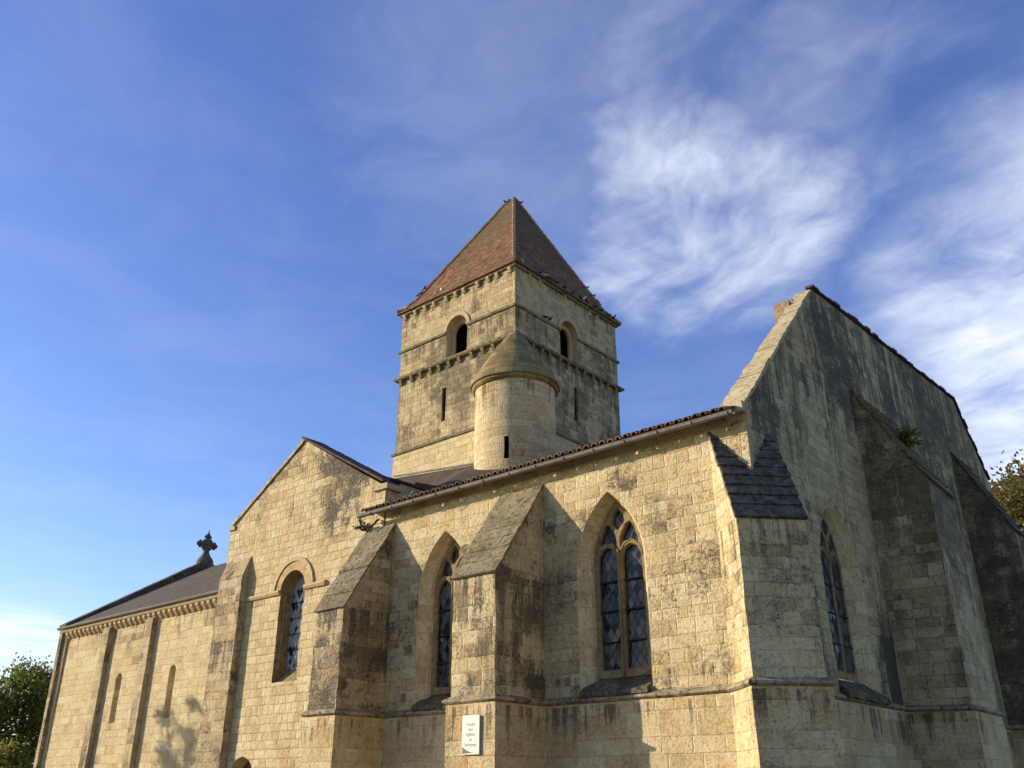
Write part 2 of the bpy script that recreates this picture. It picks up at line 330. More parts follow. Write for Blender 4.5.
M['turret_slab'] = tile_mat('mossy_stone_slabs', [(0, (.13, .092, .035)), (.5, (.225, .17, .068)), (1., (.31, .25, .115))], .2, .42, (.12, .098, .02))
M['zinc'] = plain('weathered_zinc', (.17, .16, .14), (.25, .235, .20), 3., .55, .35)
M['iron'] = plain('dark_iron', (.02, .02, .02), (.035, .03, .028), 9., .6, .2)
M['lead'] = plain('lead_flashing', (.16, .16, .16), (.24, .24, .24), 4., .55, .3)
M['glass'] = glass_mat('leaded_glass'); M['glass_pale'] = glass_mat('pale_leaded_glass', .13, .95)
M['dark'] = plain('painted_dark_interior', (.012, .011, .01), (.02, .018, .015), 2., .95, 0., .0, 0)
M['door'] = plain('red_brown_door_paint', (.16, .03, .018), (.11, .022, .015), 3., .55)
M['plaque'] = plain('cream_enamel', (.72, .69, .56), (.68, .64, .50), 2., .35, 0, .4, 0)
M['letters'] = plain('grey_green_lettering', (.30, .29, .22), (.26, .26, .2), 5., .6, 0, .2, 0)
M['swoosh'] = plain('dark_grey_print', (.10, .10, .09), (.12, .12, .11), 5., .5, 0, .2, 0)
M['bird_dark'] = plain('dark_plumage', (.03, .032, .04), (.075, .078, .09), 14., .7, 0, .2, 0)
M['bird_white'] = plain('white_plumage', (.68, .66, .62), (.5, .49, .47), 9., .7, 0, .2, 0)
M['bark'] = plain('grey_bark', (.10, .075, .05), (.05, .04, .03), 6., .95, 0, .1, .02)
M['leaf_dark'] = leaf_mat('dark_green_leaves', [(0, (.05, .07, .016)), (.5, (.17, .185, .038)), (1., (.30, .29, .07))])
M['leaf_olive'] = leaf_mat('olive_leaves', [(0, (.06, .075, .017)), (.5, (.16, .165, .035)), (1., (.27, .24, .06))])
M['leaf_autumn'] = leaf_mat('autumn_leaves', [(0, (.06, .075, .02)), (.45, (.13, .135, .032)), (.75, (.20, .135, .038)), (1., (.23, .11, .03))])
M['leaf_weed'] = leaf_mat('wall_weed_leaves', [(0, (.02, .035, .01)), (.6, (.05, .075, .018)), (1., (.12, .13, .03))])

# ------------------------------------------------------------------ mesh helpers
def tri_poly(bm, outer, holes, to3, want):
    """flat sheet with holes; 2-D loops, to3 maps (a, b) to a point"""
    edges = []
    for loop in [outer]+list(holes):
        vs = [bm.verts.new(to3(*p)) for p in loop]
        edges += [bm.edges.new((vs[i], vs[(i+1) % len(vs)])) for i in range(len(vs))]
    r = bmesh.ops.triangle_fill(bm, use_beauty=True, use_dissolve=False, edges=edges)
    want = Vector(want)
    for f in r['geom']:
        if isinstance(f, bmesh.types.BMFace):
            f.normal_update()
            if f.normal.dot(want) < 0: f.normal_flip()

def quad(bm, *pts):
    return bm.faces.new([bm.verts.new(p) for p in pts])

def loft(bm, A, B, closed=True, want_in=None, mi=0):
    """faces between two equal-count loops"""
    n = len(A); va = [bm.verts.new(p) for p in A]; vb = [bm.verts.new(p) for p in B]
    for i in range(n if closed else n-1):
        j = (i+1) % n
        f = bm.faces.new((va[i], va[j], vb[j], vb[i])); f.material_index = mi
        if want_in is not None:
            f.normal_update(); c = f.calc_center_median()
            if f.normal.dot(Vector(want_in)-c) < 0: f.normal_flip()

def prism(bm, pts, vec):
    """closed prism of polygon pts (3-D) along vec"""
    vec = Vector(vec); a = [bm.verts.new(p) for p in pts]; b = [bm.verts.new(Vector(p)+vec) for p in pts]; n = len(pts)
    fs = [bm.faces.new(a), bm.faces.new(b[::-1])]
    fs += [bm.faces.new((a[(i+1) % n], a[i], b[i], b[(i+1) % n])) for i in range(n)]
    bmesh.ops.recalc_face_normals(bm, faces=fs)
    return fs

def box(bm, a, b):
    x0, y0, z0 = a; x1, y1, z1 = b
    return prism(bm, [(x0, y0, z0), (x1, y0, z0), (x1, y1, z0), (x0, y1, z0)], (0, 0, z1-z0))

def tube(bm, path, rad, seg=8, cap=True):
    path = [Vector(p) for p in path]; rings = []
    rad = rad if isinstance(rad, (list, tuple)) else [rad]*len(path)
    for i, p in enumerate(path):
        d = (path[min(i+1, len(path)-1)]-path[max(i-1, 0)]).normalized()
        up = Vector((0, 0, 1)) if abs(d.z) < .9 else Vector((1, 0, 0))
        s = d.cross(up).normalized(); t = s.cross(d)
        rings.append([bm.verts.new(p+(s*math.cos(2*math.pi*j/seg)+t*math.sin(2*math.pi*j/seg))*rad[i]) for j in range(seg)])
    for a, b in zip(rings, rings[1:]):
        for j in range(seg): bm.faces.new((a[j], a[(j+1) % seg], b[(j+1) % seg], b[j]))
    if cap: bm.faces.new(rings[0][::-1]); bm.faces.new(rings[-1])

def lathe(bm, c, prof, seg=40, a0=0., a1=2*math.pi):
    rings = []
    for r, z in prof:
        rings.append([bm.verts.new((c[0]+r*math.cos(a0+(a1-a0)*j/seg), c[1]+r*math.sin(a0+(a1-a0)*j/seg), z)) for j in range(seg)])
    for a, b in zip(rings, rings[1:]):
        for j in range(seg): bm.faces.new((a[j], a[(j+1) % seg], b[(j+1) % seg], b[j]))

def sweep(bm, path, prof, closed=False):
    """profile [(outward, z)] along a plan polyline; outward = right of travel; mitred"""
    n = len(path); P = [Vector((p[0], p[1], 0)) for p in path]; dz = [p[2] if len(p) > 2 else 0. for p in path]
    rows = []
    for i in range(n):
        d0 = (P[i]-P[i-1]).normalized() if i > 0 or closed else None
        d1 = (P[(i+1) % n]-P[i]).normalized() if i < n-1 or closed else None
        if d0 is None: d0 = d1
        if d1 is None: d1 = d0
        n0 = Vector((d0.y, -d0.x, 0)); n1 = Vector((d1.y, -d1.x, 0)); m = (n0+n1)
        m = m/max(.35, m.length_squared)*2.0 if m.length > 1e-4 else n0
        m = m*(1./max(.5, 1.)) if False else m
        rows.append([bm.verts.new(P[i]+m*o+Vector((0, 0, z+dz[i]))) for o, z in prof])
    fs = []
    for i in range(n if closed else n-1):
        a, b = rows[i], rows[(i+1) % n]
        for j in range(len(prof)-1): fs.append(bm.faces.new((a[j], b[j], b[j+1], a[j+1])))
    if not closed:
        try: fs.append(bm.faces.new(rows[0])); fs.append(bm.faces.new(rows[-1][::-1]))
        except ValueError: pass
    return fs

def weather(bm, step=.35, amp=.012, axes='xyz', freq=2.2):
    """cut faces up and push the surface about so edges are not dead straight"""
    bmesh.ops.remove_doubles(bm, verts=bm.verts, dist=.0005)
    for ax in axes:
        i = 'xyz'.index(ax); cs = [v.co[i] for v in bm.verts]; lo_, hi_ = min(cs), max(cs)
        nrm = [0, 0, 0]; nrm[i] = 1; t = math.floor(lo_/step)*step+step*.37
        while t < hi_:
            if t > lo_+.02 and t < hi_-.02:
                co = [0, 0, 0]; co[i] = t
                bmesh.ops.bisect_plane(bm, geom=bm.verts[:]+bm.edges[:]+bm.faces[:], dist=.0004, plane_co=co, plane_no=nrm)
            t += step

def jitter(bm, amp, freq=2.2):
    for v in bm.verts:
        v.co += (mnoise.noise_vector(v.co*freq)*.7+mnoise.noise_vector(v.co*freq*3.1)*.45)*amp

def set_uv(bm, uvf=None):
    lay = bm.loops.layers.uv.verify(); bm.normal_update()
    for f in bm.faces:
        n = f.normal
        if uvf:
            us = [uvf(l.vert.co) for l in f.loops]; mx = max(u[0] for u in us)
            for l, u in zip(f.loops, us): l[lay].uv = u if mx-u[0] < uvf.wrap*.5 else (u[0]+uvf.wrap, u[1])
            continue
        if abs(n.z) > .97:
            for l in f.loops: l[lay].uv = (l.vert.co.x, l.vert.co.y)
        else:
            t = Vector((-n.y, n.x, 0)).normalized(); w = n.cross(t)
            for l in f.loops: l[lay].uv = (l.vert.co.dot(t), l.vert.co.z if abs(n.z) < .25 else l.vert.co.dot(w))

ROOT = {}
def obj(name, bm, mat, parent=None, step=None, amp=0., axes='xyz', smooth=None, uvf=None):
    if step: weather(bm, step, amp, axes)
    set_uv(bm, uvf)
    if amp: jitter(bm, amp)
    me = bpy.data.meshes.new(name); bm.to_mesh(me); bm.free()
    for m in (mat if isinstance(mat, (list, tuple)) else [mat]): me.materials.append(m)
    o = bpy.data.objects.new(name, me); COL.objects.link(o)
    if parent is not None:
        o.parent = parent
        if parent.type == 'EMPTY': o.matrix_parent_inverse = Matrix.Translation(-Vector(parent.location))
    if smooth is not None:
        me.shade_smooth(); me.set_sharp_from_angle(angle=R(smooth))
    return o

def tag(o, label, cat, group=None):
    o['label'] = label; o['category'] = cat
    if group: o['group'] = group
    return o
def empty(name, loc, label, cat, group=None):
    o = bpy.data.objects.new(name, None); COL.objects.link(o); o.location = loc; o.empty_display_size = .3
    return tag(o, label, cat, group)
def struct(o): o['kind'] = 'structure'; return o
def clone(o, delta, parent):
    c = o.copy(); COL.objects.link(c); c.parent = parent; c.matrix_parent_inverse = o.matrix_parent_inverse; c.location = Vector(o.location)+Vector(delta)
    return c
BM = bmesh.new

def arch(c, a, z0, z1, z2, n=9):
    """pointed or round arch loop (u, z), counter-clockwise from bottom left... bottom-right up and over"""
    h = z2-z1; Rr = (a*a+h*h)/(2*a); pts = [(c-a, z0), (c+a, z0)]
    th = math.asin(min(1, h/Rr)) if Rr >= a-1e-6 and h <= Rr+1e-6 else math.pi/2
    if Rr < a: th = math.pi-th
    for i in range(n+1):
        t = th*i/n; pts.append((c+a-Rr+Rr*math.cos(t), z1+Rr*math.sin(t)))
    for i in range(n-1, -1, -1):
        t = th*i/n; pts.append((c-a+Rr-Rr*math.cos(t), z1+Rr*math.sin(t)))
    return pts
def ellipse(c, z, a, b, rot=0., n=14, point=0.):
    pts = []
    for i in range(n):
        t = 2*math.pi*i/n; x = a*math.cos(t)*(1-point*max(0, math.sin(t))); y = b*math.sin(t)
        pts.append((c+x*math.cos(rot)-y*math.sin(rot), z+x*math.sin(rot)+y*math.cos(rot)))
    return pts

# ------------------------------------------------------------------ ground
bm = BM(); N_ = 24
for i in range(N_):
    for j in range(N_):
        s = 900/N_; quad(bm, (-450+i*s, -450+j*s, 0), (-450+(i+1)*s, -450+j*s, 0), (-450+(i+1)*s, -450+(j+1)*s, 0), (-450+i*s, -450+(j+1)*s, 0))
bmesh.ops.remove_doubles(bm, verts=bm.verts, dist=.001)
gm, k, bs = newmat('dry_grass_ground'); P = k.new('ShaderNodeTexCoord').outputs['Object']
k.put(bs.inputs['Base Color'], k.mix(k.step(k.noise(P, .3, 8., .7), .4, .6), (.07, .075, .025), (.13, .11, .05)))
k.put(bs.inputs['Normal'], k.bump(k.noise(P, 14., 6., .7), .05))
ground = struct(obj('ground', bm, gm))
bm = BM(); quad(bm, (-60, 3.0, .004), (30, 3.0, .004), (30, 13.0, .004), (-60, 13.0, .004)); quad(bm, (-5.0, 13.0, .004), (6, 13.0, .004), (6, 45, .004), (-5.0, 45, .004))  # unseen gravel strips added to bounce warm light onto the walls
gv, k, bs = newmat('bounce_gravel'); P = k.new('ShaderNodeTexCoord').outputs['Object']
k.put(bs.inputs['Base Color'], k.mix(k.noise(P, 30., 6., .7), (.10, .075, .045), (.19, .15, .095)))
k.put(bs.inputs['Normal'], k.bump(k.noise(P, 45., 4., .7), .03))
struct(obj('path', bm, gv))

# ------------------------------------------------------------------ the church
church = empty('church', (-20, 21, 0), 'pale limestone church with a square bell tower under a red tiled pyramid roof', 'church')
Y0, X0 = 14.22, -6.73
TX0, TX1 = -23.2, -16.45           # transept
NY, NX = 17.0, -39.3              # nave south wall, west end

# plan of the diagonal corner buttress and the two on the east wall
P1 = (-7.5, 14.22); F1 = (-6.74, 13.46); F2 = (-5.93, 14.33); G2 = (X0, 15.13)
A1, B1, C1, D1 = (X0, 19.95), (-5.47, 20.10), (-5.56, 22.25), (X0, 22.25)
A2, B2, C2, D2 = (X0, 27.65), (-5.54, 27.75), (-5.54, 29.0), (X0, 29.0)
MBX0, MBX1, MBY = -12.60, -11.48, 12.78
TBX0, TBX1, TBY = -17.02, -16.06, 12.86

def yw(y):  return lambda a, b: (a, y, b)          # south wall mapping
def xw(x):  return lambda a, b: (x, a, b)          # east wall mapping

def splay(bm, outer, inner, mo, mi, seed=None):
    loft(bm, [mo(*p) for p in outer], [mi(*p) for p in inner], True, None)

def opening(bm, o_loop, i_loop, mo, mi, centre, mat=0):
    loft(bm, [mo(*p) for p in o_loop], [mi(*p) for p in i_loop], True, centre, mat)

# --- south wall of the choir with two traceried windows
W1c, W2c = -9.83, -14.32
go = lambda c: arch(c, .80, 3.34, 5.62, 7.06)
gi = lambda c: arch(c, .58, 3.58, 5.72, 6.90)
bm = BM(); tri_poly(bm, [(-16.40, 0), (X0, 0), (X0, 7.98), (-16.40, 7.98)], [go(W1c), go(W2c)], yw(Y0), (0, -1, 0))
for c in (W1c, W2c):
    mo = arch(c, .66, 3.46, 5.68, 6.98)
    opening(bm, go(c), mo, yw(Y0), yw(Y0+.20), (c, Y0+.1, 5.2), 1); opening(bm, mo, arch(c, .63, 3.47, 5.68, 6.95), yw(Y0+.20), yw(Y0+.22), (c, Y0+.1, 5.2), 1)
    opening(bm, arch(c, .63, 3.47, 5.68, 6.95), gi(c), yw(Y0+.22), yw(Y0+.36), (c, Y0+.2, 5.2), 1)
choir_wall = obj('choir_wall', bm, [M['choir'], M['reveal']], church, .42, .010, 'xz', 30)

def tracery_window(c, mp, dep, a=.58, z0=3.58, zs=5.72, za=6.90, q=1.):
    """two pointed lights, two mouchettes and a top eye; mp(u, z, d) maps into the wall, d = depth"""
    wu, hw = a*.488, a*.448
    L = [arch(c-wu, hw, z0+.04, 5.76, 6.04, 6), arch(c+wu, hw, z0+.04, 5.76, 6.04, 6)]
    def tear(s):
        pts = [(-.035, 5.98), (-.03, 6.14), (-.07, 6.28), (-.19, 6.45), (-.30, 6.49), (-.40, 6.34), (-.48, 6.14), (-.475, 6.04), (-.34, 6.11), (-.14, 6.10)]
        return [(c+s*u*a/.58*.985, z+(za-6.90)*(z-5.9)) for u, z in pts][::1 if s > 0 else -1]
    T = [tear(1), tear(-1), [(c-.0, 6.33), (c+.17, 6.50), (c+.15, 6.63), (c, 6.80+(za-6.90)), (c-.15, 6.63), (c-.17, 6.50)]]
    bm = BM(); nrm = Vector(mp(0, 0, 0))-Vector(mp(0, 0, 1)); outer = arch(c, a+.004, z0-.01, zs, za)
    holes = L+T
    tri_poly(bm, outer, holes, lambda u, z: mp(u, z, dep), nrm)
    for h in holes:
        cu = sum(p[0] for p in h)/len(h); cz = sum(p[1] for p in h)/len(h)
        sh = [((p[0]-cu)*.86+cu, (p[1]-cz)*.95+cz) for p in h]
        loft(bm, [mp(u, z, dep) for u, z in h], [mp(u, z, dep+.04*q) for u, z in sh], True, mp(cu, cz, dep+.03*q))
        loft(bm, [mp(u, z, dep+.04*q) for u, z in sh], [mp(u, z, dep+.13*q) for u, z in sh], True, mp(cu, cz, dep+.08*q))
    # moulded mullion standing proud
    prism(bm, [mp(c-.022, z0, dep-.004), mp(c+.022, z0, dep-.004), mp(c+.012, z0, dep-.05*q), mp(c-.012, z0, dep-.05*q)], (0, 0, 5.95-z0))
    for s in (-1, 1):   # raised ribs over the lights
        rib = [(c+s*(wu-hw*math.cos(t)), 5.76+.34*math.sin(t)*(1.0)) for t in [math.pi*i/10 for i in range(11)]]
        tube(bm, [mp(u, z, dep-.002) for u, z in rib], .014, 6)
    w = obj('lancet_window', bm, M['tracery'], church, None, 0)
    g = BM(); tri_poly(g, arch(c, a, z0, zs, za), [], lambda u, z: mp(u, z, dep+.10*q), nrm); obj('glass', g, M['glass'], w)
    for zb in (4.22, 4.80, 5.36):
        b = BM()
        for s in (-1, 1): tube(b, [mp(c+s*wu-hw, zb, dep+.055*q), mp(c+s*wu+hw, zb, dep+.055*q)], .019, 6)
        obj('saddle_bar', b, M['iron'], w)
    return w
for c in (W1c, W2c):
    w = tracery_window(c, lambda u, z, d: (u, Y0+d, z), .30)
    b = BM(); prism(b, [(c-.74, Y0-.13, 3.22), (c-.74, Y0-.13, 3.30), (c-.74, Y0+.10, 3.44), (c-.74, Y0+.34, 3.57), (c-.74, Y0+.34, 3.20)], (1.48, 0, 0))
    obj('window_sill', b, M['moss_sill'], w, .09, .035)

# --- east gable wall
EWc = 17.74
prof = [(Y0, 0), (34.9, 0), (34.9, 8.0), (31.56, 10.97), (29.18, 13.04), (24., 12.72), (18.5, 12.36), (16.5, 10.34), (Y0, 8.05)]
eo = arch(EWc, .98, 3.36, 5.50, 7.16); ei = arch(EWc, .54, 3.58, 5.60, 6.84); em = arch(EWc, .80, 3.44, 5.52, 7.02)
bm = BM(); tri_poly(bm, prof, [eo], xw(X0), (1, 0, 0))
# the wall has depth: its top and its west face
wx = lambda y, z: (X0-.46+max(0, min(.18, (z-8.)*.045)), y, z)
top = prof[2:]; 
for (ya, za), (yb, zb) in zip(top, top[1:]): quad(bm, (X0, ya, za), (X0, yb, zb), wx(yb, zb), wx(ya, za))
bm.faces.new([bm.verts.new(wx(y, z)) for y, z in ([(Y0, 7.5)]+top[::-1]+[(34.9, 7.5)])])
bmesh.ops.remove_doubles(bm, verts=bm.verts, dist=.001)
e_c = (X0-.1, EWc, 5.2); eq = arch(EWc, .75, 3.46, 5.55, 6.98)
opening(bm, eo, em, xw(X0), xw(X0-.12), e_c, 1); opening(bm, em, eq, xw(X0-.12), xw(X0-.125), e_c, 1); opening(bm, eq, ei, xw(X0-.125), xw(X0-.30), e_c, 1)
gable_wall = obj('gable_wall', bm, [M['gable'], M['reveal']], church, .5, .022, 'yz', 30)
w = tracery_window(EWc, lambda u, z, d: (X0-d, u, z), .22, .54, 3.58, 5.60, 6.84, .22)
b = BM(); prism(b, [(X0+.17, EWc-.99, 3.18), (X0+.17, EWc-.99, 3.29), (X0-.20, EWc-.99, 3.56), (X0-.30, EWc-.99, 3.56), (X0-.30, EWc-.99, 3.18)], (0, 2.0, 0))
obj('window_sill', b, M['moss_sill'], w, .09, .035)
# raking coping slabs on the south side, in short lengths
bm = BM(); n = 9
for i in range(n):
    t0, t1 = i/n, (i+.985)/n
    y0_, z0_ = Y0-.02+(18.35-Y0)*t0, 8.03+(12.23-8.03)*t0; y1_, z1_ = Y0-.02+(18.35-Y0)*t1, 8.03+(12.23-8.03)*t1
    wl = .50-.20*t0; j = random.uniform(-.01, .02); nn = Vector((0, -.71, .71))*(.07+j)
    pts = [(X0+.035, y0_, z0_), (X0+.035, y1_, z1_), (X0-wl, y1_, z1_), (X0-wl, y0_, z0_)]
    prism(bm, pts, nn)
box(bm, (X0-.40, Y0-.16, 7.90), (X0+.03, Y0+.05, 8.10))
obj('coping', bm, M['coping'], gable_wall, .15, .030, 'xyz', 30)
bm = BM(); box(bm, (X0-.66, 17.70, 11.2), (X0-.28, 18.25, 11.86)); box(bm, (X0-.50, 17.95, 11.8), (X0-.29, 18.3, 12.0)); obj('brick_patch', bm, M['brick'], gable_wall, .2, .02)
# thin tile capping along the flat top and down the north rake
bm = BM(); path = [(18.45, 12.42), (20, 12.5), (24., 12.76), (29.2, 13.09), (31.6, 11.0)]
for (ya, za), (yb, zb) in zip(path, path[1:]):
    L_ = math.hypot(yb-ya, zb-za); nt = max(1, int(L_/.27))
    for i in range(nt):
        t0, t1 = i/nt, (i+1.12)/nt; d_ = random.uniform(-.012, .03)
        prism(bm, [(X0+.05+d_, ya+(yb-ya)*t0, za+(zb-za)*t0), (X0+.05+d_, ya+(yb-ya)*t1, za+(zb-za)*t1), (X0-.14, ya+(yb-ya)*t1, za+(zb-za)*t1), (X0-.14, ya+(yb-ya)*t0, za+(zb-za)*t0)], (0, 0, .05+d_))
obj('capping_tiles', bm, M['dark_tile'], gable_wall)

# --- plain hidden sides so the building is whole
bm = BM(); quad(bm, (X0, 34.9, 0), (-16.4, 34.9, 0), (-16.4, 34.9, 8.2), (X0, 34.9, 8.2)); obj('choir_north_wall', bm, M['gable'], church)

# --- plinth and string course, one path round all the feet
PATH = [(-23.0, Y0), (-21.9, Y0), (TBX0, Y0), (TBX0, TBY), (TBX1, TBY), (TBX1, Y0), (MBX0, Y0), (MBX0, MBY), (MBX1, MBY), (MBX1, Y0), P1, F1, F2, G2, A1, B1, C1, D1, A2, B2, C2, D2, (X0, 34.9)]
bm = BM(); sweep(bm, PATH[2:], [(.055, 0.), (.055, 3.12), (-.02, 3.14)]); obj('plinth', bm, M['plinth'], church, .4, .010, 'xyz', 30)
DZ = {14: -.0, 15: -.04, 16: -.03, 17: 0.}
sp = [(p[0], p[1], DZ.get(i, 0.)) for i, p in enumerate(PATH)][2:]
bm = BM(); sweep(bm, sp, [(-.02, 3.12), (.07, 3.13), (.11, 3.165), (.105, 3.205), (-.02, 3.27)]); obj('string_course', bm, M['string'], church, .2, .016, 'xyz', 35)

# --- buttresses
def buttress(IL, IR, OL, OR, zw, zo, mat, capmat, rows=7, z0=3.1, over=.07, thick=.07, name='buttress', capside=.035, step=.3):
    V = lambda p, z: Vector((p[0], p[1], z))
    zl = zr = None
    bm = BM()
    quad(bm, V(OL, z0), V(OR, z0), V(OR, zo), V(OL, zo)); quad(bm, V(OR, z0), V(IR, z0), V(IR, zw), V(OR, zo)); quad(bm, V(IL, z0), V(OL, z0), V(OL, zo), V(IL, zw))
    quad(bm, V(OL, zo), V(OR, zo), V(IR, zw), V(IL, zw))
    bmesh.ops.remove_doubles(bm, verts=bm.verts, dist=.001)
    b = obj(name, bm, mat, church, .16, .027, 'xyz', 30)
    bm = BM(); il, ir, ol, or_ = V(IL, zw), V(IR, zw), V(OL, zo), V(OR, zo)
    side = (or_-ol).normalized(); nrm = side.cross(ir-or_).normalized()
    if nrm.z < 0: nrm = -nrm
    for i in range(rows):
        t0, t1 = i/rows, (i+1.06)/rows
        e0 = -over/(il-ol).length if i == 0 else 0.
        j0, j1 = random.uniform(0, .02), random.uniform(0, .02)
        p0l = ol.lerp(il, t0+e0)-side*(capside+j0); p0r = or_.lerp(ir, t0+e0)+side*(capside+j1)
        p1l = ol.lerp(il, min(1, t1))-side*(capside+j0); p1r = or_.lerp(ir, min(1, t1))+side*(capside+j1)
        up0, up1 = nrm*(thick+random.uniform(-.01, .012)), nrm*.02
        a = [bm.verts.new(p) for p in (p0l-nrm*.01, p0r-nrm*.01, p1r-nrm*.01, p1l-nrm*.01, p0l+up0, p0r+up0, p1r+up1, p1l+up1)]
        for q in ((4, 5, 6, 7), (0, 1, 5, 4), (1, 2, 6, 5), (3, 0, 4, 7), (2, 3, 7, 6), (3, 2, 1, 0)): bm.faces.new([a[x] for x in q])
    bmesh.ops.recalc_face_normals(bm, faces=bm.faces)
    obj('sloped_cap', bm, capmat, b, .16, .014, 'xyz', 40)
    return b
buttress((MBX0, Y0+.05), (MBX1, Y0+.05), (MBX0, MBY), (MBX1, MBY), 7.60, 5.52, M['choir_butt'], M['slab'], 8, thick=.03)
buttress((TBX0, Y0+.05), (TBX1, Y0+.05), (TBX0, TBY), (TBX1, TBY), 7.62, 5.42, M['transept_butt'], M['slab'], 7, thick=.03)
# diagonal: carry the prism back into the corner
dv = Vector((P1[0]-F1[0], P1[1]-F1[1])).normalized()
ext = lambda p, t: (p[0]+dv.x*t, p[1]+dv.y*t)
dl = (Vector(P1)-Vector(F1)).length
zs_ = (7.72-5.83)/dl
buttress(P1, ext(F2, dl), F1, F2, 7.72, 5.83, M['diag_butt'], M['black_slab'], 9, over=.05, thick=.055, capside=.02)
buttress(A1, D1, B1, C1, 10.30, 7.95, M['gable_butt'], M['slab'], 10, thick=.05)
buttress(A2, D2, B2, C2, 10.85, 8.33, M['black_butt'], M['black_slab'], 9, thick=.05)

# --- choir roof: canal tiles over boards, gutter on brackets
RX0, RX1 = -16.95, X0-.56; EY, EZ, RS = 13.84, 7.895, math.tan(R(19.)); RY = 24.4
rz = lambda y: EZ+(y-EY)*RS
bm = BM()
for s in (0, 1):
    f = (lambda y: y) if s == 0 else (lambda y: 2*RY-y)
    quad(bm, (RX0+.5, f(Y0-.2), rz(Y0-.2)-.03), (RX1, f(Y0-.2), rz(Y0-.2)-.03), (RX1, f(RY), rz(RY)-.03), (RX0+.5, f(RY), rz(RY)-.03))
choir_roof = obj('choir_roof', bm, M['canal'], church)
bm = BM(); xx = RX0+.08; nseg = 6
while xx < RX1+.35:
    e0 = EY+random.uniform(-.03, .03); zj = random.uniform(-.008, .012); r0, r1 = .072, .06
    yb = RY if xx < RX1 else 14.3
    for rr in (r0, r0-.018):
        A = [Vector((xx+rr*math.cos(math.pi*i/nseg), e0, rz(e0)+zj+.015+rr*1.05*math.sin(math.pi*i/nseg))) for i in range(nseg+1)]
        B = [Vector((p.x, yb, p.z+(yb-e0)*RS)) for p in A]
        loft(bm, A, B, False)
        if rr == r0: outer_a = A
        else: loft(bm, outer_a, A, False)
    # the pan between two covers
    xm = xx+.095; rr = .07
    A = [Vector((xm+rr*math.cos(math.pi+math.pi*i/nseg), e0+.03, rz(e0)+.055+rr*.7*math.sin(math.pi+math.pi*i/nseg))) for i in range(nseg+1)]
    loft(bm, A, [Vector((p.x, yb, p.z+(yb-e0)*RS)) for p in A], False)
    xx += .19
obj('canal_tiles', bm, M['canal'], choir_roof, None, 0, smooth=50)
bm = BM(); gy, gz, gr = 13.86, 7.84, .068; gx0, gx1 = -17.0, -6.78
for rr in (gr, gr-.008):
    A = [Vector((gx0, gy+rr*math.cos(t), gz+rr*math.sin(t))) for t in [math.pi+math.pi*i/8 for i in range(9)]]
    loft(bm, A, [p+Vector((gx1-gx0, 0, .0)) for p in A], False)
tube(bm, [(gx0, gy-gr, gz+.004), (gx1, gy-gr, gz+.004)], .012, 6)
xb = gx0+.5
while xb < gx1:
    tube(bm, [(xb, gy+(gr+.01)*math.cos(t), gz+(gr+.01)*math.sin(t)) for t in [math.pi+math.pi*i/6 for i in range(7)]], .012, 5); xb += .74
bm.faces.new([bm.verts.new((gx0, gy+gr*math.cos(t), gz+gr*math.sin(t))) for t in [math.pi+math.pi*i/8 for i in range(9)]])
gutter = obj('gutter', bm, M['zinc'], choir_roof, smooth=40)
bm = BM(); pts = [Vector((gx0+.06, gy, gz-.07))]
for i in range(13):
    t = math.pi*i/12
    pts.append(Vector((gx0+.06+.17*(1-math.cos(t))*1.0, gy+.24*i/12, gz-.15-.17*math.sin(t))))
pts.append(Vector((gx0+.42, Y0-.05, gz-.10)))
tube(bm, pts, .024, 8); obj('swan_neck_pipe', bm, M['iron'], gutter, smooth=60)
# added boards between gutter and wall, gapped to throw spots of low sun
bm = BM(); xa = -16.3
while xa < X0-.2:
    ln = random.uniform(.36, .5); box(bm, (xa, gy+.075, gz-.03), (min(xa+ln, X0-.05), gy+.10, gz+.10)); xa += ln+random.uniform(.05, .13)
obj('light_slot_boards', bm, M['dark_tile'], choir_roof)
bm = BM()
for xk, zk in ((-15.62, .26), (-15.86, .22)): tube(bm, [(xk, 14.15, rz(14.15)+.03), (xk+.12, 14.25, rz(14.15)+zk)], .012, 5)
obj('roof_hook', bm, M['zinc'], choir_roof)

# --- transept: gable wall facing south with round-headed window and door
TC = -19.95
def kz(x): return 10.66-(abs(x-TC))*.59
tprof = [(TX0, 0), (TX1, 0), (TX1, 8.55), (-16.72, 8.72), (TC, 10.64), (-23.12, 8.70), (TX0, 8.62)]
TWc = -19.88
to = arch(TWc, .52, 4.18, 6.46, 6.98, 8); ti = arch(TWc, .45, 4.50, 6.44, 6.89, 8)
do = arch(-21.30, .52, 0.02, 1.95, 2.47, 8)
bm = BM(); tri_poly(bm, tprof, [to, do], yw(Y0-.015), (0, -1, 0))
for (xa, za), (xb, zb) in zip(tprof[2:], tprof[3:]): quad(bm, (xa, Y0-.015, za), (xb, Y0-.015, zb), (xb, Y0+.45, zb), (xa, Y0+.45, za))
quad(bm, (TX1, Y0-.015, 7.0), (TX1, Y0+.5, 7.0), (TX1, Y0+.5, 8.55), (TX1, Y0-.015, 8.55))
quad(bm, (TX1+.0, Y0+.45, 0), (TX1, 20., 0), (TX1, 20., 8.75), (TX1, Y0+.45, 8.75))
quad(bm, (TX0, 20., 0), (TX0, Y0-.015, 0), (TX0, Y0-.015, 8.62), (TX0, 20., 8.62))
bmesh.ops.remove_doubles(bm, verts=bm.verts, dist=.001)
transept = obj('transept_wall', bm, M['transept'], church, .4, .016, 'xz', 30)
bm = BM(); tc_ = (TWc, Y0+.2, 5.6); tm = arch(TWc, .50, 4.22, 6.45, 6.95, 8)
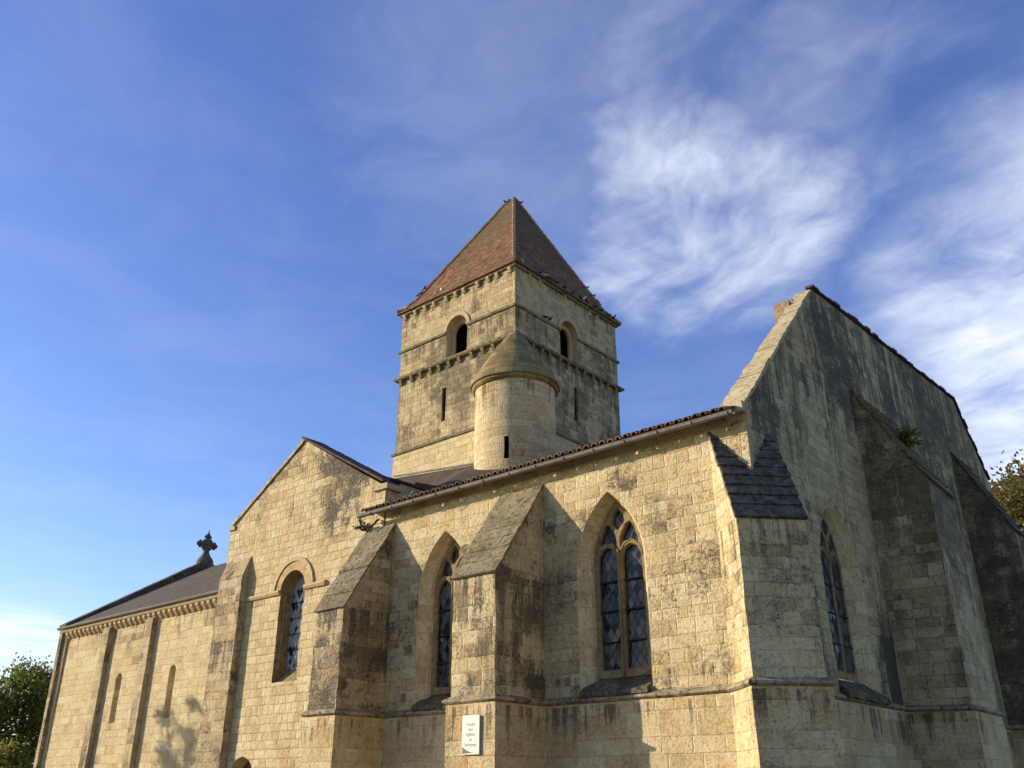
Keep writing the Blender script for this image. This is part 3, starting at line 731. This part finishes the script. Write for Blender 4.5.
opening(bm, to, tm, yw(Y0-.015), yw(Y0+.14), tc_); opening(bm, tm, ti, yw(Y0+.14), yw(Y0+.34), tc_)
for s in (-1, 1): tube(bm, [(TWc+s*.485, Y0+.12, z) for z in (4.30, 5.4, 6.4)], .04, 10)
obj('window_reveal', bm, M['tracery'], transept, None, 0, smooth=35)  # dark stone colour stands in for shade inside the reveal
def ring(bm, c, r0, r1, z, y0, y1, a0=0., a1=math.pi, n=22, split=0.):
    """arched band standing proud of a south wall"""
    pr = [[(c+r*math.cos(a0+(a1-a0)*i/n), y, z+r*math.sin(a0+(a1-a0)*i/n)) for i in range(n+1)] for r, y in ((r0, y1), (r0, y0), (r1, y0), (r1, y1))]
    for a, b in zip(pr, pr[1:]): loft(bm, a, b, False)
    bmesh.ops.recalc_face_normals(bm, faces=bm.faces)
bm = BM(); ring(bm, TWc, .525, .76, 6.46, Y0-.035, Y0+.02); obj('archivolt', bm, M['trim_red'], transept, None, .006, smooth=40)
bm = BM(); ring(bm, TWc, .765, .88, 6.46, Y0-.065, Y0+.02); obj('hood_mould', bm, M['trim'], transept, None, .008, smooth=40)
bm = BM(); prof2 = [(-.02, 6.40), (.05, 6.41), (.085, 6.47), (.08, 6.52), (-.02, 6.55)]

for xa, xb in ((-22.15, TWc-.53), (TWc+.53, -18.5)):
    bm = BM(); sweep(bm, [(xa, Y0-.015), (xb, Y0-.015)], prof2); obj('impost_string', bm, M['trim'], transept, .2, .008)
bm = BM(); tri_poly(bm, ti, [], yw(Y0+.32), (0, -1, 0)); gl = obj('window_glass', bm, M['glass_pale'], transept)
for zb in (5.0, 5.4, 5.8, 6.2):
    bm = BM(); tube(bm, [(TWc-.45, Y0+.31, zb), (TWc+.45, Y0+.31, zb)], .011, 5); obj('saddle_bar', bm, M['iron'], gl)
dm = arch(-21.30, .42, 0.02, 1.95, 2.37, 8); bm = BM(); opening(bm, do, dm, yw(Y0-.015), yw(Y0+.28), (-21.3, Y0+.1, 1.3)); obj('door_reveal', bm, M['trim'], transept)
bm = BM(); tri_poly(bm, dm, [], yw(Y0+.26), (0, -1, 0))
for i in range(5): box(bm, (-21.70+i*.165, Y0+.235, .04), (-21.70+i*.165+.15, Y0+.265, 2.0+.3*(1-abs(i-2)/2.6)))
door = obj('door', bm, M['door'], transept); bm = BM(); tube(bm, [(-20.98, Y0+.23, 1.0), (-20.98, Y0+.19, 1.02), (-20.98, Y0+.19, 1.14), (-20.98, Y0+.23, 1.16)], .012, 6); obj('handle', bm, M['iron'], door)
# coping of the gable
bm = BM()
def rake_slabs(bm, xa, za, xb, zb, n, y0, y1, th):
    for i in range(n):
        t0, t1 = i/n, (i+.985)/n; j = random.uniform(0, .012)
        prism(bm, [(xa+(xb-xa)*t0, y0-j, za+(zb-za)*t0), (xa+(xb-xa)*t1, y0-j, za+(zb-za)*t1), (xa+(xb-xa)*t1, y1, za+(zb-za)*t1), (xa+(xb-xa)*t0, y1, za+(zb-za)*t0)], (0, 0, th+j))
rake_slabs(bm, -23.1, 8.73, TC, 10.65, 9, Y0-.06, Y0+.5, .085); box(bm, (-23.24, Y0-.07, 8.62), (-22.95, Y0+.45, 8.74))
obj('coping', bm, M['coping'], transept, .2, .012)
bm = BM(); box(bm, (-16.85, Y0-.08, 8.50), (-16.34, Y0+.45, 8.64)); obj('kneeler', bm, M['coping'], transept, .2, .012)
bm = BM(); rake_slabs(bm, TC-.05, 10.69, -16.45, 8.66, 14, Y0-.12, Y0+.62, .06); obj('verge_tiles', bm, M['dark_tile'], transept)
bm = BM()
for s in (-1, 1):
    prism(bm, [(TC, Y0+.30, 10.05), (TC+s*3.55, Y0+.30, 10.05-3.55*.36), (TC+s*3.55, 20.02, 10.05-3.55*.36), (TC, 20.02, 10.05)], (0, 0, .06))
obj('transept_roof', bm, M['dark_tile'], church)
# pilaster at the west corner of the transept, weathered head
bm = BM(); prism(bm, [(-23.08, Y0-.02, 0), (-23.08, Y0-.24, 0), (-23.08, Y0-.24, 7.15), (-23.08, Y0-.02, 7.70)], (1.12, 0, 0)); obj('pilaster', bm, M['transept_butt'], transept, .3, .014)

# --- steep roof piece between transept, choir roof and tower
bm = BM(); q = [(-22.75, 19.97, 11.62), (-18.9, 19.97, 11.22), (-16.6, 19.97, 10.98), (-15.0, 19.97, 10.45), (-15.4, 17.6, 9.55), (-16.4, 16.0, 9.0), (-19.9, 17.0, 10.3), (-22.75, 18.5, 9.9)]
bm.faces.new([bm.verts.new(p) for p in q]); r = bmesh.ops.extrude_face_region(bm, geom=bm.faces[:]); bmesh.ops.translate(bm, verts=[v for v in r['geom'] if isinstance(v, bmesh.types.BMVert)], vec=(0, 0, -.5)); bmesh.ops.recalc_face_normals(bm, faces=bm.faces)
skirt = obj('lean_to_roof', bm, M['dark_tile'], church)
bm = BM(); tube(bm, [(-22.7, 19.95, 11.66), (-18.9, 19.94, 11.25), (-16.6, 19.96, 11.0)], .035, 6); obj('flashing', bm, M['lead'], skirt)

# --- nave
NRY, NRZ, NEZ = 22.75, 11.3, 7.86
bm = BM(); NW = [-34.05, -30.30]
nl = lambda c: arch(c, .21, 3.95, 5.50, 5.72, 5)
tri_poly(bm, [(NX, 0), (TX0+.2, 0), (TX0+.2, 7.72), (NX, 7.72)], [nl(c) for c in NW], yw(NY), (0, -1, 0))
for c in NW: opening(bm, nl(c), arch(c, .11, 4.08, 5.48, 5.60, 5), yw(NY), yw(NY+.34), (c, NY+.15, 4.8))
b2_ = BM(); quad(b2_, (TX0+.2, 2*NRY-NY, 0), (NX, 2*NRY-NY, 0), (NX, 2*NRY-NY, 7.72), (TX0+.2, 2*NRY-NY, 7.72)); obj('nave_north_wall', b2_, M['nave'], church)
bmesh.ops.remove_doubles(bm, verts=bm.verts, dist=.001)
nave = obj('nave_wall', bm, M['nave'], church, .5, .012, 'xz', 30)
for c in NW:
    bm = BM(); tri_poly(bm, arch(c, .115, 4.06, 5.48, 5.61, 5), [], yw(NY+.32), (0, -1, 0)); obj('window_glass', bm, M['glass'], nave)
for xc in (-35.34, -32.10):
    bm = BM(); prism(bm, [(xc-.27, NY+.02, 0), (xc-.27, NY-.19, 0), (xc-.27, NY-.19, 7.45), (xc-.27, NY+.02, 7.66)], (.50, 0, 0)); obj('pilaster', bm, M['nave_pil'], nave, .3, .012)
bm = BM(); box(bm, (NX-.05, NY-.2, 0), (NX+.2, NY+.02, 7.66)); obj('pilaster', bm, M['nave_pil'], nave, .3, .012)
bm = BM(); sweep(bm, [(NX-.05, NY), (TX0+.2, NY)], [(-.02, 7.66), (.20, 7.67), (.24, 7.72), (.24, 7.79), (-.02, 7.82)]); obj('cornice', bm, M['trim'], nave, .4, .008)
bm = BM(); prism(bm, [(NX+.45, NY+.02, 7.66), (NX+.45, NY-.19, 7.66), (NX+.45, NY-.19, 7.58), (NX+.45, NY-.05, 7.42), (NX+.45, NY+.02, 7.42)], (.17, 0, 0))
cb = obj('corbel', bm, M['trim'], nave, None, .004)
x_ = .36
while NX+.45+x_ < TX0-.1:
    clone(cb, (x_, random.uniform(-.01, .01), random.uniform(-.01, .01)), nave); x_ += .36
bm = BM(); s_ = (NRZ-NEZ)/(NRY-NY+.2)
for s in (0, 1):
    f = (lambda y: y) if s == 0 else (lambda y: 2*NRY-y)
    prism(bm, [(NX+.42, f(NY-.20), NEZ), (TX0+3.2, f(NY-.20), NEZ), (TX0+3.2, f(NRY), NRZ), (NX+.42, f(NRY), NRZ)], (0, 0, .07))
nave_roof = obj('nave_roof', bm, M['nave_tile'], church)
bm = BM()
for rr in (.075, .068):
    A = [Vector((NX-.05, NY-.29+rr*math.cos(t), 7.86+rr*math.sin(t))) for t in [math.pi+math.pi*i/8 for i in range(9)]]
    loft(bm, A, [p+Vector((TX0+.2-NX, 0, 0)) for p in A], False)
tube(bm, [(NX-.05, NY-.365, 7.86), (TX0+.15, NY-.365, 7.86)], .014, 6); obj('gutter', bm, M['zinc'], nave_roof, smooth=40)
# west gable with a raised parapet and a cross
bm = BM(); par = [(NY-.1, 7.75), (NY-.1, 8.0), (NRY, 11.64), (2*NRY-NY+.1, 8.0), (2*NRY-NY+.1, 7.75)]
prism(bm, [(NX, y, z) for y, z in [(NY, 0), (2*NRY-NY, 0)]+par[::-1]], (.42, 0, 0)); wg = obj('west_gable_wall', bm, M['nave'], church, .5, .012)
bm = BM()
for s in (1, -1):
    f = (lambda y: y) if s == 1 else (lambda y: 2*NRY-y)
    prism(bm, [(NX-.06, f(NY-.28), 7.86), (NX-.06, f(NY-.28), 8.0), (NX-.06, f(NRY), 11.78), (NX-.06, f(NRY), 11.36)], (.56, 0, 0))
obj('coping', bm, M['black_slab'], wg, .3, .02)
bm = BM(); cx = NX+.22
lathe(bm, (cx, NRY), [(.42, 11.2), (.40, 11.72), (.32, 11.86), (.22, 11.98), (.15, 12.12), (.13, 12.25)], 8)
# fleury cross in the plane of the gable: stem, arms with knobs, ring
def kn(y, z, r): 
    bmesh.ops.create_icosphere(bm, subdivisions=2, radius=r, matrix=Matrix.Translation((cx, y, z)))
zc = 12.52
prism(bm, [(cx-.07, NRY+.31*math.cos(2*math.pi*i/12), zc+.31*math.sin(2*math.pi*i/12)) for i in range(12)], (.14, 0, 0))
for dy, dz in ((1, 0), (-1, 0), (0, 1), (0, -1)):
    ax = Vector((0, dy, dz)); pe = Vector((0, -dz, dy)); c0 = Vector((cx-.06, NRY, zc))
    prism(bm, [tuple(c0+ax*.1-pe*.07), tuple(c0+ax*.1+pe*.07), tuple(c0+ax*.42+pe*.06), tuple(c0+ax*.42-pe*.06)], (.12, 0, 0))
    if dz >= 0:
        kn(NRY+dy*.45, zc+dz*.45, .11)
        for s in (1, -1): kn(NRY+dy*.38+pe.y*s*.12, zc+dz*.38+pe.z*s*.12, .075)
prism(bm, [(cx-.03, NRY-.05, zc+.5), (cx-.03, NRY+.05, zc+.5), (cx-.03, NRY, zc+.72)], (.06, 0, 0))
obj('stone_cross', bm, M['black_slab'], wg, None, .008, smooth=40)

# --- bell tower
TWX0, TWX1, TWY0, TWY1 = -22.76, -17.19, 20.0, 25.90
Z1, Z2, Z3, Z4 = 12.47, 15.33, 16.48, 18.02
def belfry(c): return arch(c, .50, 15.50, 16.50, 17.0, 8)
def slit(c, a, b): return [(c-.09, a), (c+.09, a), (c+.09, b), (c-.09, b)]
BS, BE = -19.88, 22.92
bm = BM()
loopS = [(TWX0, Z1), (TWX1, Z1), (TWX1, Z4), (TWX0, Z4)]; loopE = [(TWY0, Z1), (TWY1, Z1), (TWY1, Z4), (TWY0, Z4)]
sS, sE = slit(-20.42, 13.15, 14.38), slit(23.23, 13.3, 14.52)
tri_poly(bm, loopS, [belfry(BS), sS], yw(TWY0), (0, -1, 0)); tri_poly(bm, loopE, [belfry(BE), sE], xw(TWX1), (1, 0, 0))
quad(bm, (TWX1, TWY1, 8), (TWX0, TWY1, 8), (TWX0, TWY1, Z4), (TWX1, TWY1, Z4)); quad(bm, (TWX0, TWY1, 8), (TWX0, TWY0, 8), (TWX0, TWY0, Z4), (TWX0, TWY1, Z4))
bmesh.ops.remove_doubles(bm, verts=bm.verts, dist=.001)
tower = obj('bell_tower', bm, M['tower'], church, .4, .016, 'xyz', 30)
c3 = (BS, TWY0+.2, 16.2); e3 = (TWX1-.2, BE, 16.2); inn = lambda c: arch(c, .35, 15.53, 16.45, 16.80, 8); ms = lambda c: arch(c, .48, 15.53, 16.49, 16.97, 8)
for c_, mp_, w0, sg, ce in ((BS, yw, TWY0, 1, c3), (BE, xw, TWX1, -1, e3)):
    bm = BM(); opening(bm, belfry(c_), ms(c_), mp_(w0), mp_(w0+sg*.22), ce); opening(bm, ms(c_), inn(c_), mp_(w0+sg*.22), mp_(w0+sg*.225), ce); opening(bm, inn(c_), inn(c_), mp_(w0+sg*.225), mp_(w0+sg*.33), ce)
    bmesh.ops.remove_doubles(bm, verts=bm.verts, dist=.001); obj('belfry_reveal', bm, M['trim'], tower)
for l_, mp_, w0, sg, ce in ((sS, yw, TWY0, 1, (-20.42, TWY0+.2, 13.8)), (sE, xw, TWX1, -1, (TWX1-.2, 23.23, 13.9))):
    bm = BM(); opening(bm, l_, l_, mp_(w0), mp_(w0+sg*.08), ce); obj('slit_reveal', bm, M['tower'], tower)
bm = BM(); ring(bm, BS, .50, .64, 16.50, TWY0-.045, TWY0+.02, n=16); obj('archivolt', bm, M['trim'], tower, None, .006)
bm = BM(); ring(bm, BE, .50, .64, 16.50, 0, .065, n=16)
for v in bm.verts: v.co = Vector((TWX1+.045-v.co.y, v.co.x, v.co.z))
bmesh.ops.recalc_face_normals(bm, faces=bm.faces); obj('archivolt', bm, M['trim'], tower, None, .006)
tp = [(TWX0, TWY1), (TWX0, TWY0), (TWX1, TWY0), (TWX1, TWY1)]
bm = BM(); sweep(bm, tp, [(.05, 7.9), (.05, Z1-.06), (-.02, Z1)], True); obj('tower_base', bm, M['tower_base'], tower, .4, .01, 'xyz', 30)
bm = BM(); sweep(bm, tp, [(-.02, Z1-.07), (.10, Z1-.06), (.12, Z1), (.0, Z1+.09), (-.02, Z1+.09)], True); obj('string_course', bm, M['slab'], tower, .3, .012)
bm = BM(); sweep(bm, tp, [(-.02, Z2-.05), (.13, Z2-.04), (.17, Z2+.01), (.17, Z2+.06), (-.02, Z2+.13)], True); obj('string_course', bm, M['slab'], tower, .3, .012)
for a, b in ((TWX0-.08, BS-.50), (BS+.50, TWX1+.07)):
    bm = BM(); sweep(bm, [(a, TWY0), (b, TWY0)], [(-.02, Z3-.05), (.05, Z3-.045), (.075, Z3), (.07, Z3+.05), (-.02, Z3+.07)]); obj('impost_string', bm, M['slab'], tower, .3, .008)
for a, b in ((TWY0-.07, BE-.50), (BE+.50, TWY1+.08)):
    bm = BM(); sweep(bm, [(TWX1, a), (TWX1, b)], [(-.02, Z3-.05), (.05, Z3-.045), (.075, Z3), (.07, Z3+.05), (-.02, Z3+.07)]); obj('impost_string', bm, M['slab'], tower, .3, .008)
bm = BM(); sweep(bm, tp, [(-.02, Z4-.06), (.07, Z4-.05), (.10, Z4-.01), (.10, Z4+.03), (-.02, Z4+.04)], True); obj('cornice', bm, M['slab'], tower, .3, .012)
def corbel_bm(z, h=.20, w=.17, d=.19):
    b = BM(); prism(b, [(0, .02, z), (0, -d, z), (0, -d, z-h*.4), (0, -.05, z-h), (0, .02, z-h)], (w, 0, 0)); return b
up = obj('corbel', corbel_bm(Z4-.06, .18, .12, .12), M['trim'], tower, None, .004); up.location = (TWX0+.12, TWY0, 0)
for i in range(1, 11):
    c = clone(up, (0, 0, 0), tower); c.location = (TWX0+.12+i*.52+random.uniform(-.09, .09), TWY0, random.uniform(-.01, .01))
lw = obj('corbel', corbel_bm(Z2-.05, .19, .12, .12), M['slab'], tower, None, .004); lw.location = (TWX0+.10, TWY0, 0)
for i in range(1, 11):
    c = clone(lw, (0, 0, 0), tower); c.location = (TWX0+.10+i*.5+random.uniform(-.09, .09), TWY0, random.uniform(-.01, .01))
for i in range(12):
    c = clone(lw, (0, 0, 0), tower); c.location = (TWX1, TWY0+.25+i*.48+random.uniform(-.05, .05), random.uniform(-.01, .01)); c.rotation_euler = (0, 0, math.pi/2)
for i in range(11):
    if random.random() < .45:
        c = clone(up, (0, 0, 0), tower); c.location = (TWX1, TWY0+.25+i*.48+random.uniform(-.05, .05), .05); c.rotation_euler = (0, 0, math.pi/2); c.scale = (1, .5, 1)
# pyramid roof with a slight kick at the eaves and a tiny ridge
RXc, RYc, RZt = -20.0, 23.08, 23.75
bm = BM(); lv = [(.17, 18.06), (.165, 18.12), (-.32, 18.70), (None, RZt)]
def ringv(o, z):
    if o is None: return [(RXc-.12, RYc-.02, z), (RXc+.12, RYc-.02, z), (RXc+.12, RYc+.02, z), (RXc-.12, RYc+.02, z)]
    return [(TWX0-o, TWY0-o, z), (TWX1+o, TWY0-o, z), (TWX1+o, TWY1+o, z), (TWX0-o, TWY1+o, z)]
loops = [ringv(-.0, 18.05)]+[ringv(o, z) for o, z in lv]
for a, b in zip(loops, loops[1:]): loft(bm, a, b, True)
bm.faces.new([bm.verts.new(p) for p in loops[-1]])
bmesh.ops.remove_doubles(bm, verts=bm.verts, dist=.0005); bmesh.ops.recalc_face_normals(bm, faces=bm.faces)
troof = obj('tower_roof', bm, M['tower_tile'], tower, .5, .03, 'xyz', 25)
bm = BM()
for ci in range(4):
    a, b, c = Vector(loops[2][ci]), Vector(loops[3][ci]), Vector(loops[4][ci]); pts = [a.lerp(b, i/4) for i in range(4)]+[b.lerp(c, i/22) for i in range(23)]
    for p0, p1 in zip(pts, pts[1:]):
        d = (p1-p0)*1.08; tube(bm, [p0, p0+d], [.085, .06], 6)
obj('hip_tiles', bm, M['hip'], troof, None, .015, smooth=50)

# --- stair turret on the tower corner
TCX, TCY, TR = TWX1, TWY0, 1.27
def tuv(p): return (math.atan2(p.y-TCY, p.x-TCX)*TR+20, p.z)
tuv.wrap = 2*math.pi*TR
bm = BM(); lathe(bm, (TCX, TCY), [(TR, z) for z in (8., 9., 10., 10.6, 11., 11.3, 11.8, 12.3, 12.8, 13.3)], 56)
# cut the narrow stair slit
sa = math.atan2(0.0-TCY, 0.0-TCX)-R(10.5)
dele = [f for f in bm.faces if abs(((math.atan2(f.calc_center_median().y-TCY, f.calc_center_median().x-TCX)-sa+math.pi) % (2*math.pi))-math.pi) < R(4.0) and 10.6 < f.calc_center_median().z < 11.3]
bmesh.ops.delete(bm, geom=dele, context='FACES')
turret = obj('stair_turret', bm, M['turret'], church, None, .012, smooth=40, uvf=tuv)
bm = BM(); lathe(bm, (TCX, TCY), [(TR-.25, z) for z in (10.4, 11.5)], 40); obj('slit_dark_back', bm, M['dark'], turret)  # near-black drum paints the unlit inside behind the slit
bm = BM(); cone = [(TR-.02, 13.20), (TR+.05, 13.21), (TR+.11, 13.27), (TR+.10, 13.34)]; nr = 10
for i in range(nr):
    t = i/nr; t2 = (i+1)/nr; rad = lambda t: (TR+.06)*(1-t)**.92*(1+.10*math.sin(math.pi*t))+.05
    z = 13.34+2.12*t; z2 = 13.34+2.12*t2
    cone += [(rad(t)+.045, z+.004), (rad(t2)+.065, z2-.004)]
cone += [(.01, 15.5)]
lathe(bm, (TCX, TCY), cone, 56); obj('conical_roof', bm, M['turret_slab'], turret, None, .028, smooth=35, uvf=tuv)

# ------------------------------------------------------------------ plaque on the middle buttress
def text_mesh(s, size, loc, mat, parent):
    cu = bpy.data.curves.new('lettering', 'FONT'); cu.body = s; cu.size = size; cu.align_x = 'CENTER'; cu.extrude = .0008
    t = bpy.data.objects.new('lettering', cu); COL.objects.link(t); dg = bpy.context.evaluated_depsgraph_get()
    me = bpy.data.meshes.new_from_object(t.evaluated_get(dg)); bpy.data.objects.remove(t)
    me.materials.clear(); me.materials.append(mat); me.transform(Matrix.Translation(loc) @ Matrix.Rotation(math.pi/2, 4, 'X'))
    o = bpy.data.objects.new('lettering', me); COL.objects.link(o); o.parent = parent; return o
PX, PZ, PW, PH = -11.97, 2.58, .42, .66
py = MBY-.055-.045
plq = BM(); box(plq, (PX-PW/2, py, PZ-PH/2), (PX+PW/2, py+.03, PZ+PH/2))
for sx_ in (-.15, .15): box(plq, (PX+sx_-.02, py+.03, PZ-.2), (PX+sx_+.02, py+.06, PZ+.2))
plaque = obj('plaque', plq, M['plaque']); tag(plaque, 'cream plaque with short grey lines of text fixed to the sunlit buttress foot', 'sign')
for i, (t, sz) in enumerate((('Route', .085), ('des', .085), ('Eglises', .085), ('en', .07), ('Saintonge', .078))):
    text_mesh(t, sz, (PX, py-.0015, PZ+.15-i*.085), M['letters'], plaque)
bm = BM(); sw = [(PX-PW/2+.01, PZ-.20)]+[(PX-PW/2+.01+.30*t, PZ-.20-.10*(1-(1-t)**2)) for t in [i/8 for i in range(1, 9)]]+[(PX-PW/2+.01, PZ-PH/2+.012)]
f = bm.faces.new([bm.verts.new((u, py-.0015, z)) for u, z in sw]); f.normal_update()
obj('printed_swoosh', bm, M['swoosh'], plaque)

# ------------------------------------------------------------------ plants on the masonry
def leaf(bm, p, d, L, w):
    d = d.normalized(); s = d.cross(Vector((random.gauss(0, 1), random.gauss(0, 1), random.gauss(0, 1)))).normalized()*w
    bm.faces.new([bm.verts.new(q) for q in (p, p+d*L*.45+s, p+d*L, p+d*L*.45-s)])
def weed(name, loc, rad, n, label, mat, droop=.2, seed=1):
    random.seed(seed); e = empty(name, loc, label, 'plant'); st = BM(); lv_ = BM(); c = Vector(loc)
    for i in range(n):
        d = Vector((random.gauss(0, .8), random.gauss(-.2, .7), random.uniform(.2, 1.1))).normalized(); L = rad*random.uniform(.5, 1.1)
        mid = c+d*L*.5; end = c+d*L+Vector((0, 0, -droop*L)); tube(st, [c, mid, end], [.006, .005, .002], 4)
        for t in range(9):
            p = c.lerp(mid, t/4.) if t < 4 else mid.lerp(end, (t-4)/4.)
            leaf(lv_, p, d+Vector((random.gauss(0, .7), random.gauss(0, .7), random.gauss(0, .5))), rad*.3, rad*.06)
    obj('stems', st, M['bark'], e); obj('leaves', lv_, mat, e)
weed('wall_weed', (-17.1, Y0-.06, 7.55), .32, 16, 'small weed rooted below the curled pipe at the gutter end', M['leaf_weed'], .3, 3)
weed('wall_fern', (-5.95, 20.85, 8.95), .55, 30, 'dark green fern on the slope of the stained gable buttress', M['leaf_dark'], .25, 4)

# ------------------------------------------------------------------ trees
def tree(name, loc, trunk_h, crown, nleaf, mat, label, seed, lsize=.22, trunk_r=.18, clumps=26, cat='tree', limbs=9, flat=1.0, fill=1.0, group=None):
    """crown = (cx, cy, cz, rx, ry, rz) relative to loc"""
    random.seed(seed); base = Vector(loc); e = empty(name, loc, label, cat, group); tb = BM(); cr = BM()
    cx, cy, cz, rx, ry, rz_ = crown; cc = base+Vector((cx, cy, cz))
    top = cc+Vector((0, 0, rz_*.35)); tr = [base+Vector((0, 0, -.1)), base.lerp(top, .35)+Vector((random.gauss(0, .12), random.gauss(0, .12), 0)), base.lerp(top, .7)+Vector((random.gauss(0, .15), random.gauss(0, .15), 0)), top]
    tube(tb, tr, [trunk_r*1.25, trunk_r, trunk_r*.6, trunk_r*.2], 9)
    centres = []
    for i in range(clumps):
        while True:
            v = Vector((random.uniform(-1, 1), random.uniform(-1, 1), random.uniform(-1, 1)))
            if .15 < v.length < 1: break
        v = v.normalized()*(v.length**.45)*.82; centres.append(cc+Vector((v.x*rx, v.y*ry, v.z*rz_)))
    for i in range(min(limbs, clumps)):
        a = base.lerp(top, random.uniform(.35, .8)); b = centres[i]; m = a.lerp(b, .55)+Vector((0, 0, .25)); tube(tb, [a, m, b], [trunk_r*.4, trunk_r*.22, trunk_r*.08], 6)
        for q in range(2):
            b2 = b+Vector((random.gauss(0, 1), random.gauss(0, 1), random.uniform(0, 1.2)))*rx*.3; tube(tb, [m.lerp(b, .5), b2], [trunk_r*.12, .008], 5)
    rm = (rx+ry+rz_)/3
    for i in range(nleaf):
        c = random.choice(centres); s = rm*.30*fill
        p = c+Vector((random.gauss(0, s*.6), random.gauss(0, s*.6), random.gauss(0, s*.5)))
        d = (p-cc).normalized()+Vector((random.gauss(0, .7), random.gauss(0, .7), random.gauss(0, .6)-.1))
        leaf(cr, p, d, lsize*random.uniform(.6, 1.3), lsize*.3)
    obj('trunk', tb, M['bark'], e); obj('crown', cr, mat, e)
    return e
tree('evergreen_tree', (-55.6, 22.6, 0), 2, (0, 0, 5.3, 2.3, 2.3, 3.2), 16000, M['leaf_dark'], 'dark green tree right behind the far end of the nave', 11, .21, .2, 40)
tree('evergreen_tree', (-55.0, 19.2, 0), 2, (0, 0, 4.9, 2.4, 2.4, 2.9), 16000, M['leaf_dark'], 'dark green tree cut by the left border, beyond the far end of the nave', 12, .21, .2, 40)
tree('garden_bush', (-48.2, 18.9, 0), 1, (0, 0, 2.2, 1.6, 1.6, 1.7), 6000, M['leaf_olive'], 'sunlit light green bush in front of the two dark trees', 13, .2, .08, 26, 'bush')
tree('autumn_tree', (-7.6, 47.5, 0), 6, (0, 0, 11.6, 4.2, 4.2, 4.0), 24000, M['leaf_autumn'], 'tree in orange and yellow autumn leaf behind the gable wall', 14, .24, .35, 46)
tree('sapling', (-41.6, 8.9, 0), 3, (0, 0, 7.75, 1.35, 1.35, 1.85), 1300, M['leaf_olive'], 'thin young tree standing on the grass in front of the nave', 15, .17, .09, 34, 'tree', 34, fill=.42)

# ------------------------------------------------------------------ pigeons
def pigeon_mesh(mat):
    bm = BM(); ax = [(-.20, .0, .012, .045), (-.13, .01, .022, .04), (-.06, .03, .05, .05), (.02, .05, .062, .062), (.08, .075, .055, .055), (.115, .11, .038, .036), (.135, .145, .033, .033), (.16, .155, .027, .026), (.18, .15, .009, .009), (.20, .143, .002, .002)]
    rings = []
    for x, z, h, w_ in ax: rings.append([bm.verts.new((x, w_*math.cos(2*math.pi*j/9), z+.06+h*math.sin(2*math.pi*j/9))) for j in range(9)])
    for a, b in zip(rings, rings[1:]):
        for j in range(9): bm.faces.new((a[j], a[(j+1) % 9], b[(j+1) % 9], b[j]))
    bm.faces.new(rings[0][::-1]); bm.faces.new(rings[-1])
    for s in (-1, 1): tube(bm, [(.02, s*.025, .06), (.03, s*.025, 0)], .006, 4)
    return bm
protos = {}
def pigeon(kind, loc, label, rz_, group=None):
    if kind not in protos:
        o = obj('pigeon', pigeon_mesh(None), M['bird_'+kind], None, smooth=60); protos[kind] = o
    else:
        o = protos[kind].copy(); COL.objects.link(o)
    o.location = loc; o.rotation_euler = (0, 0, rz_); o.scale = (.78,)*3; tag(o, label, 'bird', group); return o
random.seed(21)
er = lambda t: (TWX1+.13, TWY0-.15+(TWY1-TWY0+.3)*t, 18.15)        # east eave
sr = lambda t: (TWX0-.15+(TWX1-TWX0+.3)*t, TWY0-.13, 18.15)        # south eave
hip = lambda t: Vector(loops[3][2]).lerp(Vector(loops[4][2]), t)+Vector((0, 0, .06))
GE = 'pigeons along the shaded eave of the tower'
for t in (.22, .30, .36, .44, .52, .60, .66, .74, .80, .88, .93): pigeon('dark', er(t), 'dark pigeon perched along the shaded right eave of the tower roof', random.uniform(0, 6), GE)
for t in (.06, .26, .62): pigeon('white', er(t), 'white pigeon perched along the shaded right eave of the tower roof', random.uniform(0, 6), 'white pigeons along the shaded eave of the tower')
for t in (.04, .10, .17): pigeon('dark', hip(t), 'dark pigeon on the lower right hip of the tower roof, against the sky', random.uniform(0, 6), 'pigeons on the right hip of the tower roof')
pigeon('dark', hip(.93), 'dark pigeon near the very top of the right hip of the tower roof', 1.0)
hw = lambda t: Vector(loops[3][0]).lerp(Vector(loops[4][0]), t)+Vector((0, 0, .06))
for t in (.03, .08): pigeon('dark', hw(t), 'dark pigeon low on the left hip of the tower roof, against the sky', random.uniform(0, 6), 'pigeons on the left hip of the tower roof')
pigeon('dark', hw(.95), 'dark pigeon near the very top of the left hip of the tower roof', 2.)
pigeon('dark', sr(.0), 'dark pigeon on the far left tip of the tower eave', 2.5)
pigeon('white', sr(.07), 'white pigeon just right of the left tip of the tower eave', .4)
for t in (.30, .35): pigeon('white', Vector(sr(t))+Vector((0, .25, .28)), 'white pigeon low on the sunlit red tiles of the tower roof, left of the middle', random.uniform(0, 3), 'white pigeons on the sunlit red tiles')
for t in (.26, .30): pigeon('dark', (TWX1+.06, TWY0+(TWY1-TWY0)*t, Z3+.06), 'dark pigeon on the thin ledge beside the right belfry opening', random.uniform(0, 6), 'pigeons on the thin ledge of the tower')
for y in (26.2, 28.3): pigeon('dark', (X0-.1, y, 12.76+(y-24)*.0635+.06), 'dark pigeon on the flat top of the grey gable wall', random.uniform(0, 6), 'pigeons on top of the gable wall')
